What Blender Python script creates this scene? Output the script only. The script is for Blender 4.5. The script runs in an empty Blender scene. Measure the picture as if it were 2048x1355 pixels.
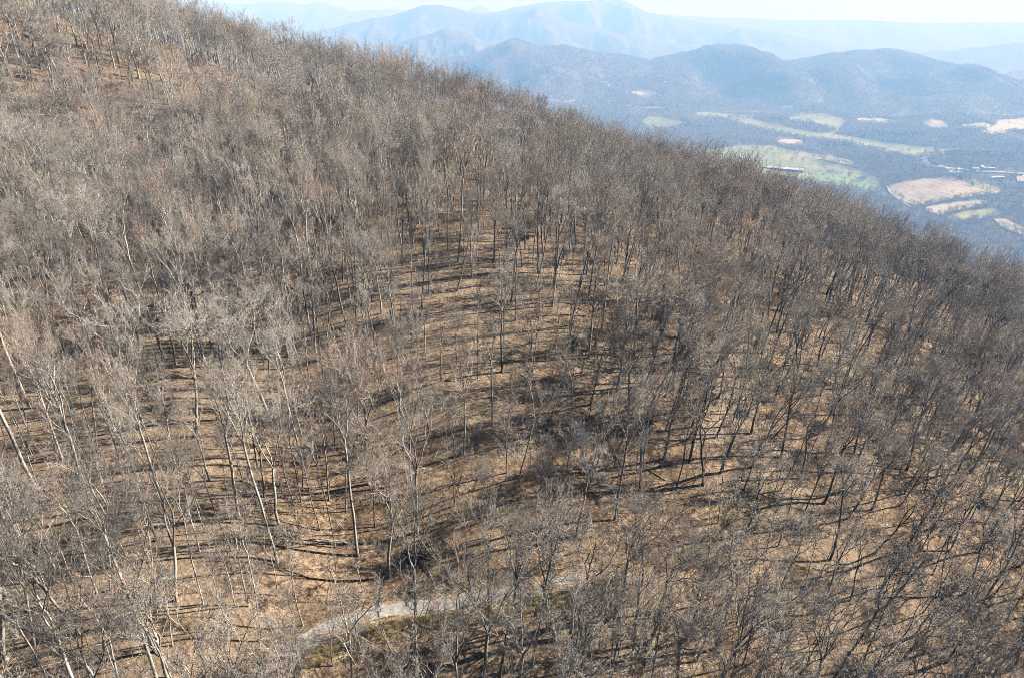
import bpy, math
import numpy as np

# ------------------------------------------------------------------ camera, sky, sun, exposure
scene = bpy.context.scene
COL = scene.collection
R = math.radians
W_PX, H_PX = 2048.0, 1355.0
F_PX = 1310.0
PITCH = R(26.5)
cam_d = bpy.data.cameras.new("camera")
cam_d.sensor_width = 36.0
cam_d.lens = 36.0 * F_PX / W_PX
cam_d.clip_start = 0.5
cam_d.clip_end = 60000.0
cam = bpy.data.objects.new("camera", cam_d)
cam.location = (0, 0, 0)
cam.rotation_euler = (math.pi / 2 - PITCH, 0, 0)
COL.objects.link(cam)
scene.camera = cam

SUN_EL = R(30.0)
SUN_AZ = math.atan2(1.0, 0.34)            # measured from +Y towards +X
world = bpy.data.worlds.new("World")
scene.world = world
world.use_nodes = True
wn = world.node_tree
bg = wn.nodes["Background"]
sky = wn.nodes.new("ShaderNodeTexSky")
sky.sky_type = 'NISHITA'
sky.sun_disc = False
sky.sun_elevation = SUN_EL
sky.sun_rotation = SUN_AZ
sky.altitude = 900
sky.air_density = 1.0
sky.dust_density = 1.0
wn.links.new(sky.outputs[0], bg.inputs[0])
bg.inputs[1].default_value = 0.05

sun_d = bpy.data.lights.new("sun", 'SUN')
sun_d.energy = 5.0
sun_d.angle = R(0.5)
sun_d.color = (1.0, 0.955, 0.89)
sun = bpy.data.objects.new("sun", sun_d)
sdir = np.array([math.sin(SUN_AZ) * math.cos(SUN_EL), math.cos(SUN_AZ) * math.cos(SUN_EL), math.sin(SUN_EL)])
import mathutils
sun.rotation_euler = mathutils.Vector(sdir).to_track_quat('Z', 'Y').to_euler()
COL.objects.link(sun)

vs = scene.view_settings
vs.view_transform = 'Standard'
vs.look = 'None'
vs.exposure = 1.2
vs.gamma = 1.0
vs.use_curve_mapping = False
cy = scene.cycles
cy.max_bounces = 3
cy.diffuse_bounces = 0
cy.glossy_bounces = 2
cy.transmission_bounces = 2
cy.volume_bounces = 2
cy.transparent_max_bounces = 4
cy.pixel_filter_type = 'BLACKMAN_HARRIS'
cy.filter_width = 0.85
cy.caustics_reflective = False
cy.caustics_refractive = False
cy.use_adaptive_sampling = True
cy.debug_use_spatial_splits = True
cy.use_denoising = True
cy.denoiser = 'OPENIMAGEDENOISE'
cy.denoising_input_passes = 'RGB_ALBEDO_NORMAL'
cy.denoising_prefilter = 'NONE'
cy.adaptive_threshold = 0.04
cy.adaptive_min_samples = 24

HAZE_DENSITY = 1.7e-4
HAZE_COLOR = (0.27, 0.52, 0.92)

# ------------------------------------------------------------------ small helpers
rng = np.random.default_rng(7)


def smooth(a, b, x):
    t = np.clip((x - a) / (b - a), 0, 1)
    return t * t * (3 - 2 * t)


def ray(px, py):
    """direction of the line of sight through a point of the photograph"""
    a, b = px - W_PX / 2, H_PX / 2 - py
    c, s = math.cos(PITCH), math.sin(PITCH)
    d = np.array([a, b * s + F_PX * c, b * c - F_PX * s])
    return d / np.linalg.norm(d)


def project(p):
    p = np.asarray(p, float)
    c, s = math.cos(PITCH), math.sin(PITCH)
    depth = p[..., 1] * c - p[..., 2] * s
    up = p[..., 1] * s + p[..., 2] * c
    depth = np.where(depth > 0.1, depth, 0.1)
    return W_PX / 2 + F_PX * p[..., 0] / depth, H_PX / 2 - F_PX * up / depth, depth


def tag(o, label=None, cat=None, group=None, kind=None):
    if label:
        o["label"] = label
    if cat:
        o["category"] = cat
    if group:
        o["group"] = group
    if kind:
        o["kind"] = kind
    return o


def hash2(ix, iy, seed):
    h = (ix.astype(np.int64) * 374761393 + iy.astype(np.int64) * 668265263 + seed * 1442695041) & 0x7fffffff
    h = ((h ^ (h >> 13)) * 1274126177) & 0x7fffffff
    return ((h ^ (h >> 16)) & 0xffff) / 65535.0


def vnoise(x, y, seed=0):
    x, y = np.asarray(x, float), np.asarray(y, float)
    ix, iy = np.floor(x), np.floor(y)
    fx, fy = x - ix, y - iy
    fx, fy = fx * fx * (3 - 2 * fx), fy * fy * (3 - 2 * fy)
    a, b = hash2(ix, iy, seed), hash2(ix + 1, iy, seed)
    c, d = hash2(ix, iy + 1, seed), hash2(ix + 1, iy + 1, seed)
    return (a + (b - a) * fx) * (1 - fy) + (c + (d - c) * fx) * fy - 0.5


def fbm(x, y, octaves=4, seed=0):
    s, a = 0, 1.0
    for k in range(octaves):
        s = s + a * vnoise(x * 2 ** k, y * 2 ** k, seed + k * 17)
        a *= 0.5
    return s


def mesh_np(name, v, quads=None, tris=None, mats=(), smooth_shade=True, qmat=None, tmat=None):
    """a mesh from numpy arrays"""
    me = bpy.data.meshes.new(name)
    v = np.asarray(v, np.float32).reshape(-1, 3)
    q = np.zeros((0, 4), np.int32) if quads is None else np.asarray(quads, np.int32).reshape(-1, 4)
    t = np.zeros((0, 3), np.int32) if tris is None else np.asarray(tris, np.int32).reshape(-1, 3)
    me.vertices.add(len(v))
    me.vertices.foreach_set("co", v.ravel())
    me.loops.add(q.size + t.size)
    me.loops.foreach_set("vertex_index", np.concatenate([q.ravel(), t.ravel()]))
    me.polygons.add(len(q) + len(t))
    starts = np.concatenate([np.arange(len(q)) * 4, q.size + np.arange(len(t)) * 3]).astype(np.int32)
    me.polygons.foreach_set("loop_start", starts)
    for m in mats:
        me.materials.append(m)
    if qmat is not None or tmat is not None:
        mi = np.concatenate([np.zeros(len(q), np.int32) if qmat is None else qmat,
                             np.zeros(len(t), np.int32) if tmat is None else tmat]).astype(np.int32)
        me.polygons.foreach_set("material_index", mi)
    me.polygons.foreach_set("use_smooth", np.full(len(q) + len(t), smooth_shade, dtype=bool))
    me.update(calc_edges=True)
    return me


def link(name, data, parent=None, loc=None):
    o = bpy.data.objects.new(name, data)
    COL.objects.link(o)
    if parent is not None:
        o.parent = parent
    if loc is not None:
        o.location = loc
    return o


# ------------------------------------------------------------------ the lie of the land
# survey points of the wooded spur (x right, y ahead, z above the camera)
SPOTS = np.array([
    (0, 45, -62), (-1, 52, -58), (-10, 66, -53), (0, 109, -43), (-50, 207, -39), (-73, 312, -34),
    (-129, 172, -44), (-150, 260, -6), (-163, 227, -12), (-31, 39, -52), (-60, 45, -50), (-60, 90, -44),
    (64, 59, -76), (40, 80, -62), (123, 135, -83), (93, 150, -70), (83, 170, -65), (58, 171, -57), (160, 190, -93), (127, 211, -82), (111, 247, -80), (190, 240, -112),
    (0, 164, -44), (75, 265, -75), (5, 297, -54), (-40, 305, -42), (-108, 311, -27), (-137, 278, -16),
    (40, 120, -52), (75, 110, -68),
    (225, 190, -125), (190, 300, -125), (130, 330, -98), (60, 360, -92), (0, 370, -85), (-70, 390, -62),
    (-150, 350, -22), (-200, 420, -20), (-230, 250, 14), (-240, 150, 0), (-160, 110, -33), (-140, 50, -42),
    (290, 200, -185), (250, 60, -165), (250, 370, -190), (110, 480, -190), (-50, 540, -150), (-220, 560, -80),
    (-420, 480, -10), (-430, 250, 25), (-420, 60, -10), (-300, -80, -40), (-100, -40, -62), (0, 0, -72), (0, -90, -105), (110, 0, -108),
    (220, -90, -170), (400, 200, -245), (400, -80, -240), (380, 500, -270), (120, 90, -93)], float)


def tps_fit(P, lam=8.0):
    n = len(P)
    s = 100.0
    X = P[:, :2] / s
    d2 = ((X[:, None] - X[None]) ** 2).sum(-1)
    K = 0.5 * d2 * np.log(d2 + 1e-12) + np.eye(n) * lam * 1e-2
    A = np.zeros((n + 3, n + 3))
    A[:n, :n] = K
    A[:n, n:] = np.c_[np.ones(n), X]
    A[n:, :n] = A[:n, n:].T
    w = np.linalg.solve(A, np.r_[P[:, 2], 0, 0, 0])

    def ev(x, y):
        x, y = np.asarray(x, float) / s, np.asarray(y, float) / s
        z = w[n] + w[n + 1] * x + w[n + 2] * y
        for i in range(n):
            d = (x - X[i, 0]) ** 2 + (y - X[i, 1]) ** 2
            z = z + w[i] * 0.5 * d * np.log(d + 1e-12)
        return z
    return ev


spur = tps_fit(SPOTS)
NX0, NX1, NY0, NY1 = -440.0, 400.0, -90.0, 560.0
VS = 2.0              # metres per survey unit in the valley
V0 = -385.0
VALLEY = V0 * VS


def ridge_profile(pts, Y):
    x, z = [], []
    for px, py in pts:
        d = ray(px, py)
        x.append(d[0] / d[1] * Y)
        z.append(d[2] / d[1] * Y)
    return np.array(x), np.array(z)


HILL_Y = 3900.0
HX, HZ = ridge_profile([(300, 190), (700, 160), (860, 121), (950, 104), (1030, 88), (1080, 93), (1130, 90), (1210, 108), (1300, 120), (1360, 102),
                        (1430, 86), (1480, 97), (1530, 118), (1580, 121), (1640, 112), (1710, 104), (1770, 96), (1800, 100), (1850, 118),
                        (1930, 150), (1990, 154), (2048, 152), (2200, 140), (2500, 160)], HILL_Y)
HZ = HZ - 9.0


def valley_z(x, y):
    return VS * valley_u(np.asarray(x, float) / VS, np.asarray(y, float) / VS)


def valley_u(x, y):
    r = np.hypot(x, y)
    t = np.clip((1000 - r) / 800, 0, 1)
    z = V0 + 230 * t ** 1.5
    z = z + 26 * fbm(x / 420 + 3.1, y / 420, 3, 5) * smooth(300, 900, r)
    # knolls of the farm land
    for kx, ky, h, wx, wy in ((1080, 1960, 16, 190, 120), (880, 2550, 34, 300, 130), (1240, 1760, 30, 230, 130),
                              (560, 2150, 16, 200, 120), (1500, 2200, 22, 260, 110), (1900, 3000, 26, 260, 130)):
        z = z + h * np.exp(-((x - kx) / wx) ** 2 - ((y - ky) / wy) ** 2)
    crest = np.interp(x, HX, HZ)
    yc = HILL_Y + 260 * fbm(x / 900, x * 0 + 2.2, 2, 31)
    wd = 620 + 330 * fbm(x / 330, x * 0 + 9.1, 3, 33)
    u = np.abs(y - yc) / np.clip(wd, 260, 1200)
    h = (crest - V0) * np.exp(-u ** 1.6)
    rel = np.clip((crest - V0) / 220, 0, 1.2)
    sp = 150 * fbm(x / 260 + 7, y / 480, 4, 41) * rel * np.exp(-((u - 0.75) / 0.55) ** 2)
    return z + h + sp


TRACK = None


def near_weight(x, y):
    m = np.minimum(np.minimum(x - NX0, NX1 - x), np.minimum(y - NY0, NY1 - y))
    return smooth(0, 70, m)


RAVINE = np.array([(-16, 56), (-24, 72), (-40, 96), (-62, 122), (-80, 150), (-92, 190)], float)


def seg_dist(x, y, line):
    x, y = np.asarray(x, float), np.asarray(y, float)
    best = np.full(x.shape, 1e9)
    at = np.zeros(x.shape)
    acc = 0.0
    for a, b in zip(line[:-1], line[1:]):
        d = b[:2] - a[:2]
        L = np.hypot(*d)
        t = np.clip(((x - a[0]) * d[0] + (y - a[1]) * d[1]) / (L * L), 0, 1)
        dist = np.hypot(x - a[0] - t * d[0], y - a[1] - t * d[1])
        m = dist < best
        best = np.where(m, dist, best)
        at = np.where(m, acc + t * L, at)
        acc += L
    return best, at


def ground_raw(x, y):
    x, y = np.asarray(x, float), np.asarray(y, float)
    w = near_weight(x, y)
    z = valley_z(x, y)
    if np.any(w > 0):
        zs = spur(x, y) + 2.2 * fbm(x / 38, y / 38, 3, 3) + 0.5 * fbm(x / 7, y / 7, 3, 9)
        d, _ = seg_dist(x, y, RAVINE)
        d2, at2 = seg_dist(x, y, RAVINE)
        zs = zs - (2.0 + 1.4 * (1 - smooth(20, 55, at2))) * np.exp(-(d / 11.0) ** 2)
        z = w * zs + (1 - w) * z
    return z


def hit(px, py, fn, t0=20.0, t1=9000.0):
    d = ray(px, py)
    t = t0 * (t1 / t0) ** np.linspace(0, 1, 1600)
    p = d[None] * t[:, None]
    below = p[:, 2] < fn(p[:, 0], p[:, 1])
    if not below.any():
        return None
    i = int(np.argmax(below))
    a, b = t[max(i - 1, 0)], t[i]
    for _ in range(18):
        m = 0.5 * (a + b)
        q = d * m
        if q[2] < float(fn(np.array([q[0]]), np.array([q[1]]))[0]):
            b = m
        else:
            a = m
    return d * b


# the gravel track: a bench cut across the slope
TRACK_PX = [(440, 1400), (505, 1342), (590, 1292), (660, 1256), (740, 1228), (800, 1216), (880, 1206), (960, 1196), (1040, 1182),
            (1110, 1164), (1165, 1150), (1215, 1138)]
TRACK = np.array([hit(a, b, ground_raw) for a, b in TRACK_PX])
_z = TRACK[:, 2].copy()
for _ in range(6):
    _z[1:-1] = (_z[:-2] + 2 * _z[1:-1] + _z[2:]) / 4
TRACK = np.array([ray(a, b) * (z / ray(a, b)[2]) for (a, b), z in zip(TRACK_PX, _z)])
_cum = np.r_[0, np.cumsum(np.hypot(*np.diff(TRACK[:, :2], axis=0).T))]


def ground_z(x, y):
    z = ground_raw(x, y)
    d, s = seg_dist(x, y, TRACK)
    tz = np.interp(s, _cum, TRACK[:, 2])
    k = 1 - smooth(1.9, 6.0, d)
    return z + (tz - z) * k


def grad_grid(a, b, lo, hi, step, grow):
    """coordinates that are close together between lo and hi and spread out towards a and b"""
    mid = list(np.arange(lo, hi + step * 0.5, step))
    s, x = step, mid[-1]
    out = []
    while x < b:
        s *= grow
        x += s
        out.append(min(x, b))
    s, x = step, mid[0]
    left = []
    while x > a:
        s *= grow
        x -= s
        left.append(max(x, a))
    return np.array(left[::-1] + mid + out)


def sheet(name, xs, ys, fn, mat):
    X, Y = np.meshgrid(xs, ys)
    Z = fn(X, Y)
    nx, ny = len(xs), len(ys)
    idx = np.arange(nx * ny).reshape(ny, nx)
    q = np.stack([idx[:-1, :-1], idx[:-1, 1:], idx[1:, 1:], idx[1:, :-1]], -1).reshape(-1, 4)
    me = mesh_np(name, np.stack([X, Y, Z], -1), q, mats=[mat])
    return tag(link(name, me), kind="structure")


# ------------------------------------------------------------------ materials
def new_mat(name, rough=0.9, spec=0.1):
    m = bpy.data.materials.new(name)
    m.use_nodes = True
    nt = m.node_tree
    b = nt.nodes["Principled BSDF"]
    b.inputs["Roughness"].default_value = rough
    b.inputs["Specular IOR Level"].default_value = spec
    return m, nt, b


def noise_node(nt, vec, scale, detail=4, rough=0.6):
    n = nt.nodes.new("ShaderNodeTexNoise")
    n.inputs["Scale"].default_value = scale
    n.inputs["Detail"].default_value = detail
    n.inputs["Roughness"].default_value = rough
    nt.links.new(vec, n.inputs["Vector"])
    return n.outputs["Fac"]


def ramp(nt, fac, stops):
    r = nt.nodes.new("ShaderNodeValToRGB")
    e = r.color_ramp.elements
    e[0].position, e[0].color = stops[0][0], (*stops[0][1], 1)
    e[1].position, e[1].color = stops[-1][0], (*stops[-1][1], 1)
    for p, c in stops[1:-1]:
        k = e.new(p)
        k.color = (*c, 1)
    nt.links.new(fac, r.inputs[0])
    return r.outputs[0]


def mix(nt, fac, a, b, mode='MIX'):
    n = nt.nodes.new("ShaderNodeMix")
    n.data_type = 'RGBA'
    n.blend_type = mode
    for s, v in ((n.inputs[0], fac), (n.inputs[6], a), (n.inputs[7], b)):
        if isinstance(v, (int, float)):
            s.default_value = v
        elif isinstance(v, tuple):
            s.default_value = (*v, 1)
        else:
            nt.links.new(v, s)
    return n.outputs[2]


def bump(nt, b, height, strength, dist):
    n = nt.nodes.new("ShaderNodeBump")
    n.inputs["Strength"].default_value = strength
    n.inputs["Distance"].default_value = dist
    nt.links.new(height, n.inputs["Height"])
    nt.links.new(n.outputs[0], b.inputs["Normal"])


def position(nt):
    return nt.nodes.new("ShaderNodeNewGeometry").outputs["Position"]


def mat_litter():
    m, nt, b = new_mat("leaf_litter")
    p = position(nt)
    fine = noise_node(nt, p, 1.9, 7, 0.8)
    c = ramp(nt, fine, [(0.35, (0.028, 0.019, 0.013)), (0.45, (0.17, 0.115, 0.072)), (0.54, (0.35, 0.247, 0.160)), (0.65, (0.58, 0.445, 0.31))])
    mid = noise_node(nt, p, 0.30, 6, 0.7)
    c2 = mix(nt, ramp(nt, mid, [(0.46, (0, 0, 0)), (0.58, (1, 1, 1))]), c, mix(nt, 0.72, c, (0.135, 0.087, 0.054)))
    big = noise_node(nt, p, 0.03, 3, 0.5)
    c3 = mix(nt, ramp(nt, big, [(0.42, (0, 0, 0)), (0.6, (1, 1, 1))]), c2, mix(nt, 0.45, c2, (0.40, 0.315, 0.225)))
    nt.links.new(c3, b.inputs["Base Color"])
    bump(nt, b, fine, 0.9, 0.25)
    return m


def mat_simple(name, stops, scale, detail=5, rough=0.9, bump_s=0.3, bump_d=0.05, spec=0.1):
    m, nt, b = new_mat(name, rough, spec)
    p = position(nt)
    n = noise_node(nt, p, scale, detail, 0.65)
    nt.links.new(ramp(nt, n, stops), b.inputs["Base Color"])
    if bump_s:
        bump(nt, b, n, bump_s, bump_d)
    return m


def mat_bark(name, dark, pale, warm):
    m, nt, b = new_mat(name)
    tc = nt.nodes.new("ShaderNodeTexCoord").outputs["Object"]
    mp = nt.nodes.new("ShaderNodeMapping")
    mp.inputs["Scale"].default_value = (1, 1, 0.22)
    nt.links.new(tc, mp.inputs["Vector"])
    rnd = nt.nodes.new("ShaderNodeObjectInfo").outputs["Random"]
    n = noise_node(nt, mp.outputs[0], 7.0, 5, 0.7)
    blot = noise_node(nt, tc, 0.9, 3, 0.6)
    c = ramp(nt, n, [(0.34, dark), (0.62, pale)])
    c = mix(nt, ramp(nt, blot, [(0.45, (0, 0, 0)), (0.6, (1, 1, 1))]), c, mix(nt, 0.55, c, warm))
    tint = ramp(nt, rnd, [(0.0, (0.42, 0.40, 0.38)), (0.35, (0.82, 0.80, 0.77)), (0.7, (1.0, 1.0, 1.0)), (1.0, (1.16, 1.12, 1.04))])
    c = mix(nt, 1.0, c, tint, 'MULTIPLY')
    nt.links.new(c, b.inputs["Base Color"])
    bump(nt, b, n, 0.5, 0.03)
    return m


def mat_twig(name, tones):
    m, nt, b = new_mat(name, 0.85)
    rnd = nt.nodes.new("ShaderNodeObjectInfo").outputs["Random"]
    tc = nt.nodes.new("ShaderNodeTexCoord").outputs["Object"]
    c = ramp(nt, rnd, tones)
    n = noise_node(nt, tc, 0.7, 2, 0.5)
    c = mix(nt, 1.0, c, ramp(nt, n, [(0.3, (0.78, 0.78, 0.78)), (0.7, (1.18, 1.16, 1.14))]), 'MULTIPLY')
    nt.links.new(c, b.inputs["Base Color"])
    return m


LITTER = mat_litter()
BARK = mat_bark("grey_bark", (0.26, 0.235, 0.20), (0.64, 0.60, 0.53), (0.66, 0.63, 0.56))
TWIG = mat_twig("bare_twigs", [(0.0, (0.17, 0.155, 0.14)), (0.2, (0.37, 0.345, 0.31)), (0.32, (0.49, 0.455, 0.405)), (0.44, (0.29, 0.255, 0.23)), (0.58, (0.48, 0.405, 0.35)), (0.72, (0.56, 0.52, 0.465)),
                               (0.84, (0.35, 0.335, 0.285)), (0.93, (0.47, 0.345, 0.29)), (1.0, (0.52, 0.375, 0.28))])
GRAVEL, nt, b = new_mat("gravel")
p = position(nt)
gn = noise_node(nt, p, 2.5, 6, 0.65)
gl = noise_node(nt, p, 0.55, 5, 0.65)
gc = ramp(nt, gn, [(0.35, (0.20, 0.185, 0.165)), (0.52, (0.30, 0.285, 0.26)), (0.70, (0.41, 0.39, 0.36))])
lc = ramp(nt, gn, [(0.35, (0.11, 0.065, 0.035)), (0.65, (0.33, 0.22, 0.135))])
nt.links.new(mix(nt, ramp(nt, gl, [(0.50, (0, 0, 0)), (0.60, (1, 1, 1))]), gc, lc), b.inputs["Base Color"])
bump(nt, b, gn, 0.4, 0.05)
GRASS = mat_simple("verge_grass", [(0.35, (0.24, 0.18, 0.085)), (0.5, (0.36, 0.28, 0.14)), (0.7, (0.47, 0.36, 0.21))], 0.9, 4)
WOODS_FLOOR = mat_simple("woodland_floor", [(0.38, (0.10, 0.085, 0.065)), (0.5, (0.16, 0.13, 0.10)), (0.62, (0.20, 0.16, 0.12))], 0.02, 6, bump_s=0.6, bump_d=12)
RIDGE_MAT = mat_simple("wooded_ridge", [(0.36, (0.07, 0.07, 0.06)), (0.5, (0.13, 0.11, 0.09)), (0.64, (0.18, 0.15, 0.12))], 0.008, 8, bump_s=0.8, bump_d=30)

# ------------------------------------------------------------------ ground, valley floor, mountain ridges
xs = grad_grid(NX0, NX1, -150, 150, 1.5, 1.05)
ys = grad_grid(NY0, NY1, 25, 300, 1.5, 1.05)
sheet("ground", xs, ys, lambda x, y: ground_z(x, y) - 6 * (1 - smooth(0, 25, np.minimum(np.minimum(x - NX0, NX1 - x), np.minimum(y - NY0, NY1 - y)))), LITTER)


def valley_sheet(x, y):
    m = np.minimum(np.minimum(x - NX0, NX1 - x), np.minimum(y - NY0, NY1 - y))
    return valley_z(x, y) - 160 * smooth(25, 70, m)


sheet("valley_floor", np.arange(-5200, 10401, 50.0), np.arange(-2400, 10401, 50.0), valley_sheet, WOODS_FLOOR)
FARX = np.linspace(-32000, 32000, 20)
sheet("plain", FARX, FARX, lambda x, y: x * 0 + VALLEY - 40.0, WOODS_FLOOR)


def mountain(pts, Y, width, seed, rows=44, cols=300, drop=0.0):
    Y, width = Y * VS, width * VS
    px, pz = ridge_profile(pts, Y)
    x = np.linspace(px[0] - 900, px[-1] + 900, cols)
    base = VALLEY - 30
    crest = np.interp(x, px, pz)
    crest = base + (crest - base) * smooth(px[0] - 900, px[0], x) * (1 - smooth(px[-1], px[-1] + 900, x))
    v = np.linspace(-1, 1, rows)
    X, V = np.meshgrid(x, v)
    C = np.tile(crest, (rows, 1))
    wd = width * (1 + 0.75 * fbm(X / (width * 0.42), X * 0 + 1.7, 3, seed))
    Yg = Y + V * np.clip(wd, width * 0.45, width * 2)
    prof = np.clip(1 - np.abs(V) ** 1.25, 0, 1)
    hgt = (C - base)
    Z = base + hgt * prof
    Z = Z + hgt * 0.55 * fbm(X / (width * 0.20), Yg / (width * 0.5), 5, seed + 3) * np.exp(-((np.abs(V) - 0.5) / 0.28) ** 2)
    Z = Z + hgt * 0.03 * fbm(X / 260, Yg / 260, 3, seed + 5)
    idx = np.arange(rows * cols).reshape(rows, cols)
    q = np.stack([idx[:-1, :-1], idx[:-1, 1:], idx[1:, 1:], idx[1:, :-1]], -1).reshape(-1, 4)
    tag(link("mountain_ridge", mesh_np("mountain_ridge", np.stack([X, Yg, Z], -1), q, mats=[RIDGE_MAT])), kind="structure")


mountain([(700, 118), (760, 98), (820, 78), (885, 58), (930, 66), (985, 84), (1040, 104), (1100, 120)], 5200, 700, 101)
mountain([(560, 100), (640, 62), (720, 42), (790, 28), (850, 10), (880, 9), (930, 20), (965, 30), (1010, 30), (1040, 24), (1080, 14), (1110, 28),
          (1150, 46), (1230, 66), (1330, 84), (1450, 100), (1550, 112)], 6900, 1100, 111)
mountain([(930, 30), (1000, 22), (1060, 8), (1130, 3), (1240, 1), (1262, 8), (1300, 26), (1400, 44), (1500, 58), (1600, 74), (1700, 92), (1780, 106)], 8600, 1300, 121)
mountain([(1820, 128), (1880, 112), (1960, 97), (2048, 86), (2160, 78), (2400, 90)], 6300, 900, 131)
mountain([(-300, 0), (100, 2), (300, 6), (440, 4), (478, 9), (520, 6), (565, 4), (610, 10), (640, 4), (700, 22), (790, 18), (900, 28), (930, 24), (958, 12),
          (985, 24), (1060, 26), (1290, 24), (1360, 32), (1480, 36), (1600, 42), (1700, 40), (1850, 46), (2048, 44), (2300, 40), (2700, 46)], 11000, 1500, 141, cols=420)

# ------------------------------------------------------------------ the gravel track and its grassy verge
def ribbon(name, line, half, lift, mat, n=120, wob=0.25, side=0.0, seed=1):
    s = np.linspace(0, _cum[-1], n)
    x, y = np.interp(s, _cum, line[:, 0]), np.interp(s, _cum, line[:, 1])
    tx, ty = np.gradient(x), np.gradient(y)
    L = np.hypot(tx, ty)
    nx, ny = -ty / L, tx / L
    cols = 7
    rows = []
    for k in range(cols):
        u = (k / (cols - 1) * 2 - 1) * half * (1 - 0.97 * smooth(_cum[-1] * 0.78, _cum[-1], s)) * (1 + wob * fbm(s / 3, s * 0 + k, 2, seed)) + side
        X, Y = x + nx * u, y + ny * u
        rows.append(np.stack([X, Y, ground_z(X, Y) + lift], -1))
    v = np.stack(rows, 1)
    idx = np.arange(n * cols).reshape(n, cols)
    q = np.stack([idx[:-1, :-1], idx[:-1, 1:], idx[1:, 1:], idx[1:, :-1]], -1).reshape(-1, 4)
    return tag(link(name, mesh_np(name, v, q, mats=[mat])), kind="structure")


ribbon("verge", TRACK, 1.1, 0.05, GRASS, side=-2.3, wob=0.9, seed=5)
ribbon("gravel_track", TRACK, 0.95, 0.07, GRAVEL, n=240, wob=0.55)

# ------------------------------------------------------------------ trees
def unit(v):
    return v / (np.linalg.norm(v, axis=-1, keepdims=True) + 1e-9)


def grow(start, dirs, lens, r0, r1, k, wander, lift, g):
    """bent tapering branches: start (N,3), dirs (N,3), lens (N), radii at both ends"""
    n = len(start)
    P = np.zeros((n, k + 1, 3))
    P[:, 0] = start
    d = unit(dirs)
    for i in range(k):
        d = unit(d + g.normal(0, wander, (n, 3)) + np.array([0, 0, lift]))
        P[:, i + 1] = P[:, i] + d * (lens / k)[:, None]
    t = np.linspace(0, 1, k + 1)[None]
    Rr = r0[:, None] * (1 - t) + r1[:, None] * t
    return P, Rr


def sprout(P, Rr, n, t0, t1, a0, a1, g, per=None):
    """n side shoots on each branch: places, directions, position along the parent, parent radius"""
    N, k = P.shape[:2]
    t = t0 + (t1 - t0) * ((np.arange(n)[None] + g.uniform(0, 1, (N, n))) / n)
    f = t * (k - 1)
    i = np.minimum(f.astype(int), k - 2)
    u = (f - i)[..., None]
    rows = np.arange(N)[:, None]
    p = P[rows, i] * (1 - u) + P[rows, i + 1] * u
    tan = unit(P[rows, i + 1] - P[rows, i])
    rad = Rr[rows, i] * (1 - u[..., 0]) + Rr[rows, i + 1] * u[..., 0]
    ref = unit(g.normal(0, 1, (N, n, 3)))
    side = unit(ref - (ref * tan).sum(-1, keepdims=True) * tan)
    ang = g.uniform(a0, a1, (N, n))[..., None]
    d = tan * np.cos(ang) + side * np.sin(ang)
    return p.reshape(-1, 3), d.reshape(-1, 3), t.ravel(), rad.ravel()


def tubes(P, Rr, sides, tip=False):
    """verts, quads, tris of round branches"""
    N, k = P.shape[:2]
    tan = unit(np.gradient(P, axis=1)) if k > 2 else unit(np.repeat(P[:, 1:] - P[:, :1], 2, 1))
    ref = np.where(np.abs(tan[:, :1, 2:3]) > 0.8, np.array([1.0, 0.05, 0.0]), np.array([0.05, 0.0, 1.0]))
    ref = np.broadcast_to(ref, tan.shape)
    u = unit(ref - (ref * tan).sum(-1, keepdims=True) * tan)
    w = np.cross(tan, u)
    a = np.arange(sides) / sides * 2 * np.pi
    ring = u[:, :, None] * np.cos(a)[None, None, :, None] + w[:, :, None] * np.sin(a)[None, None, :, None]
    if tip:
        kk = k - 1
        V = P[:, :kk, None] + ring[:, :kk] * Rr[:, :kk, None, None]
        per = kk * sides + 1
        V = np.concatenate([V.reshape(N, -1, 3), P[:, -1:, :]], 1).reshape(-1, 3)
        base = (np.arange(N) * per)[:, None]
        q = []
        j = np.arange(sides)
        for i in range(kk - 1):
            q.append(np.stack([i * sides + j, i * sides + (j + 1) % sides, (i + 1) * sides + (j + 1) % sides, (i + 1) * sides + j], -1))
        t = np.stack([(kk - 1) * sides + j, (kk - 1) * sides + (j + 1) % sides, np.full(sides, per - 1)], -1)
        q = (np.concatenate(q)[None] + base[..., None]).reshape(-1, 4) if q else np.zeros((0, 4), int)
        t = (t[None] + base[..., None]).reshape(-1, 3)
        return V, q, t
    V = (P[:, :, None] + ring * Rr[:, :, None, None]).reshape(-1, 3)
    per = k * sides
    base = (np.arange(N) * per)[:, None]
    j = np.arange(sides)
    q = [np.stack([i * sides + j, i * sides + (j + 1) % sides, (i + 1) * sides + (j + 1) % sides, (i + 1) * sides + j], -1) for i in range(k - 1)]
    q = (np.concatenate(q)[None] + base[..., None]).reshape(-1, 4)
    return V, q, np.zeros((0, 3), int)


def join(parts):
    V, Q, T, off = [], [], [], 0
    for v, q, t in parts:
        V.append(v)
        Q.append(q + off)
        T.append(t + off)
        off += len(v)
    return np.concatenate(V), np.concatenate(Q), np.concatenate(T)


class Proto:
    pass


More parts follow.
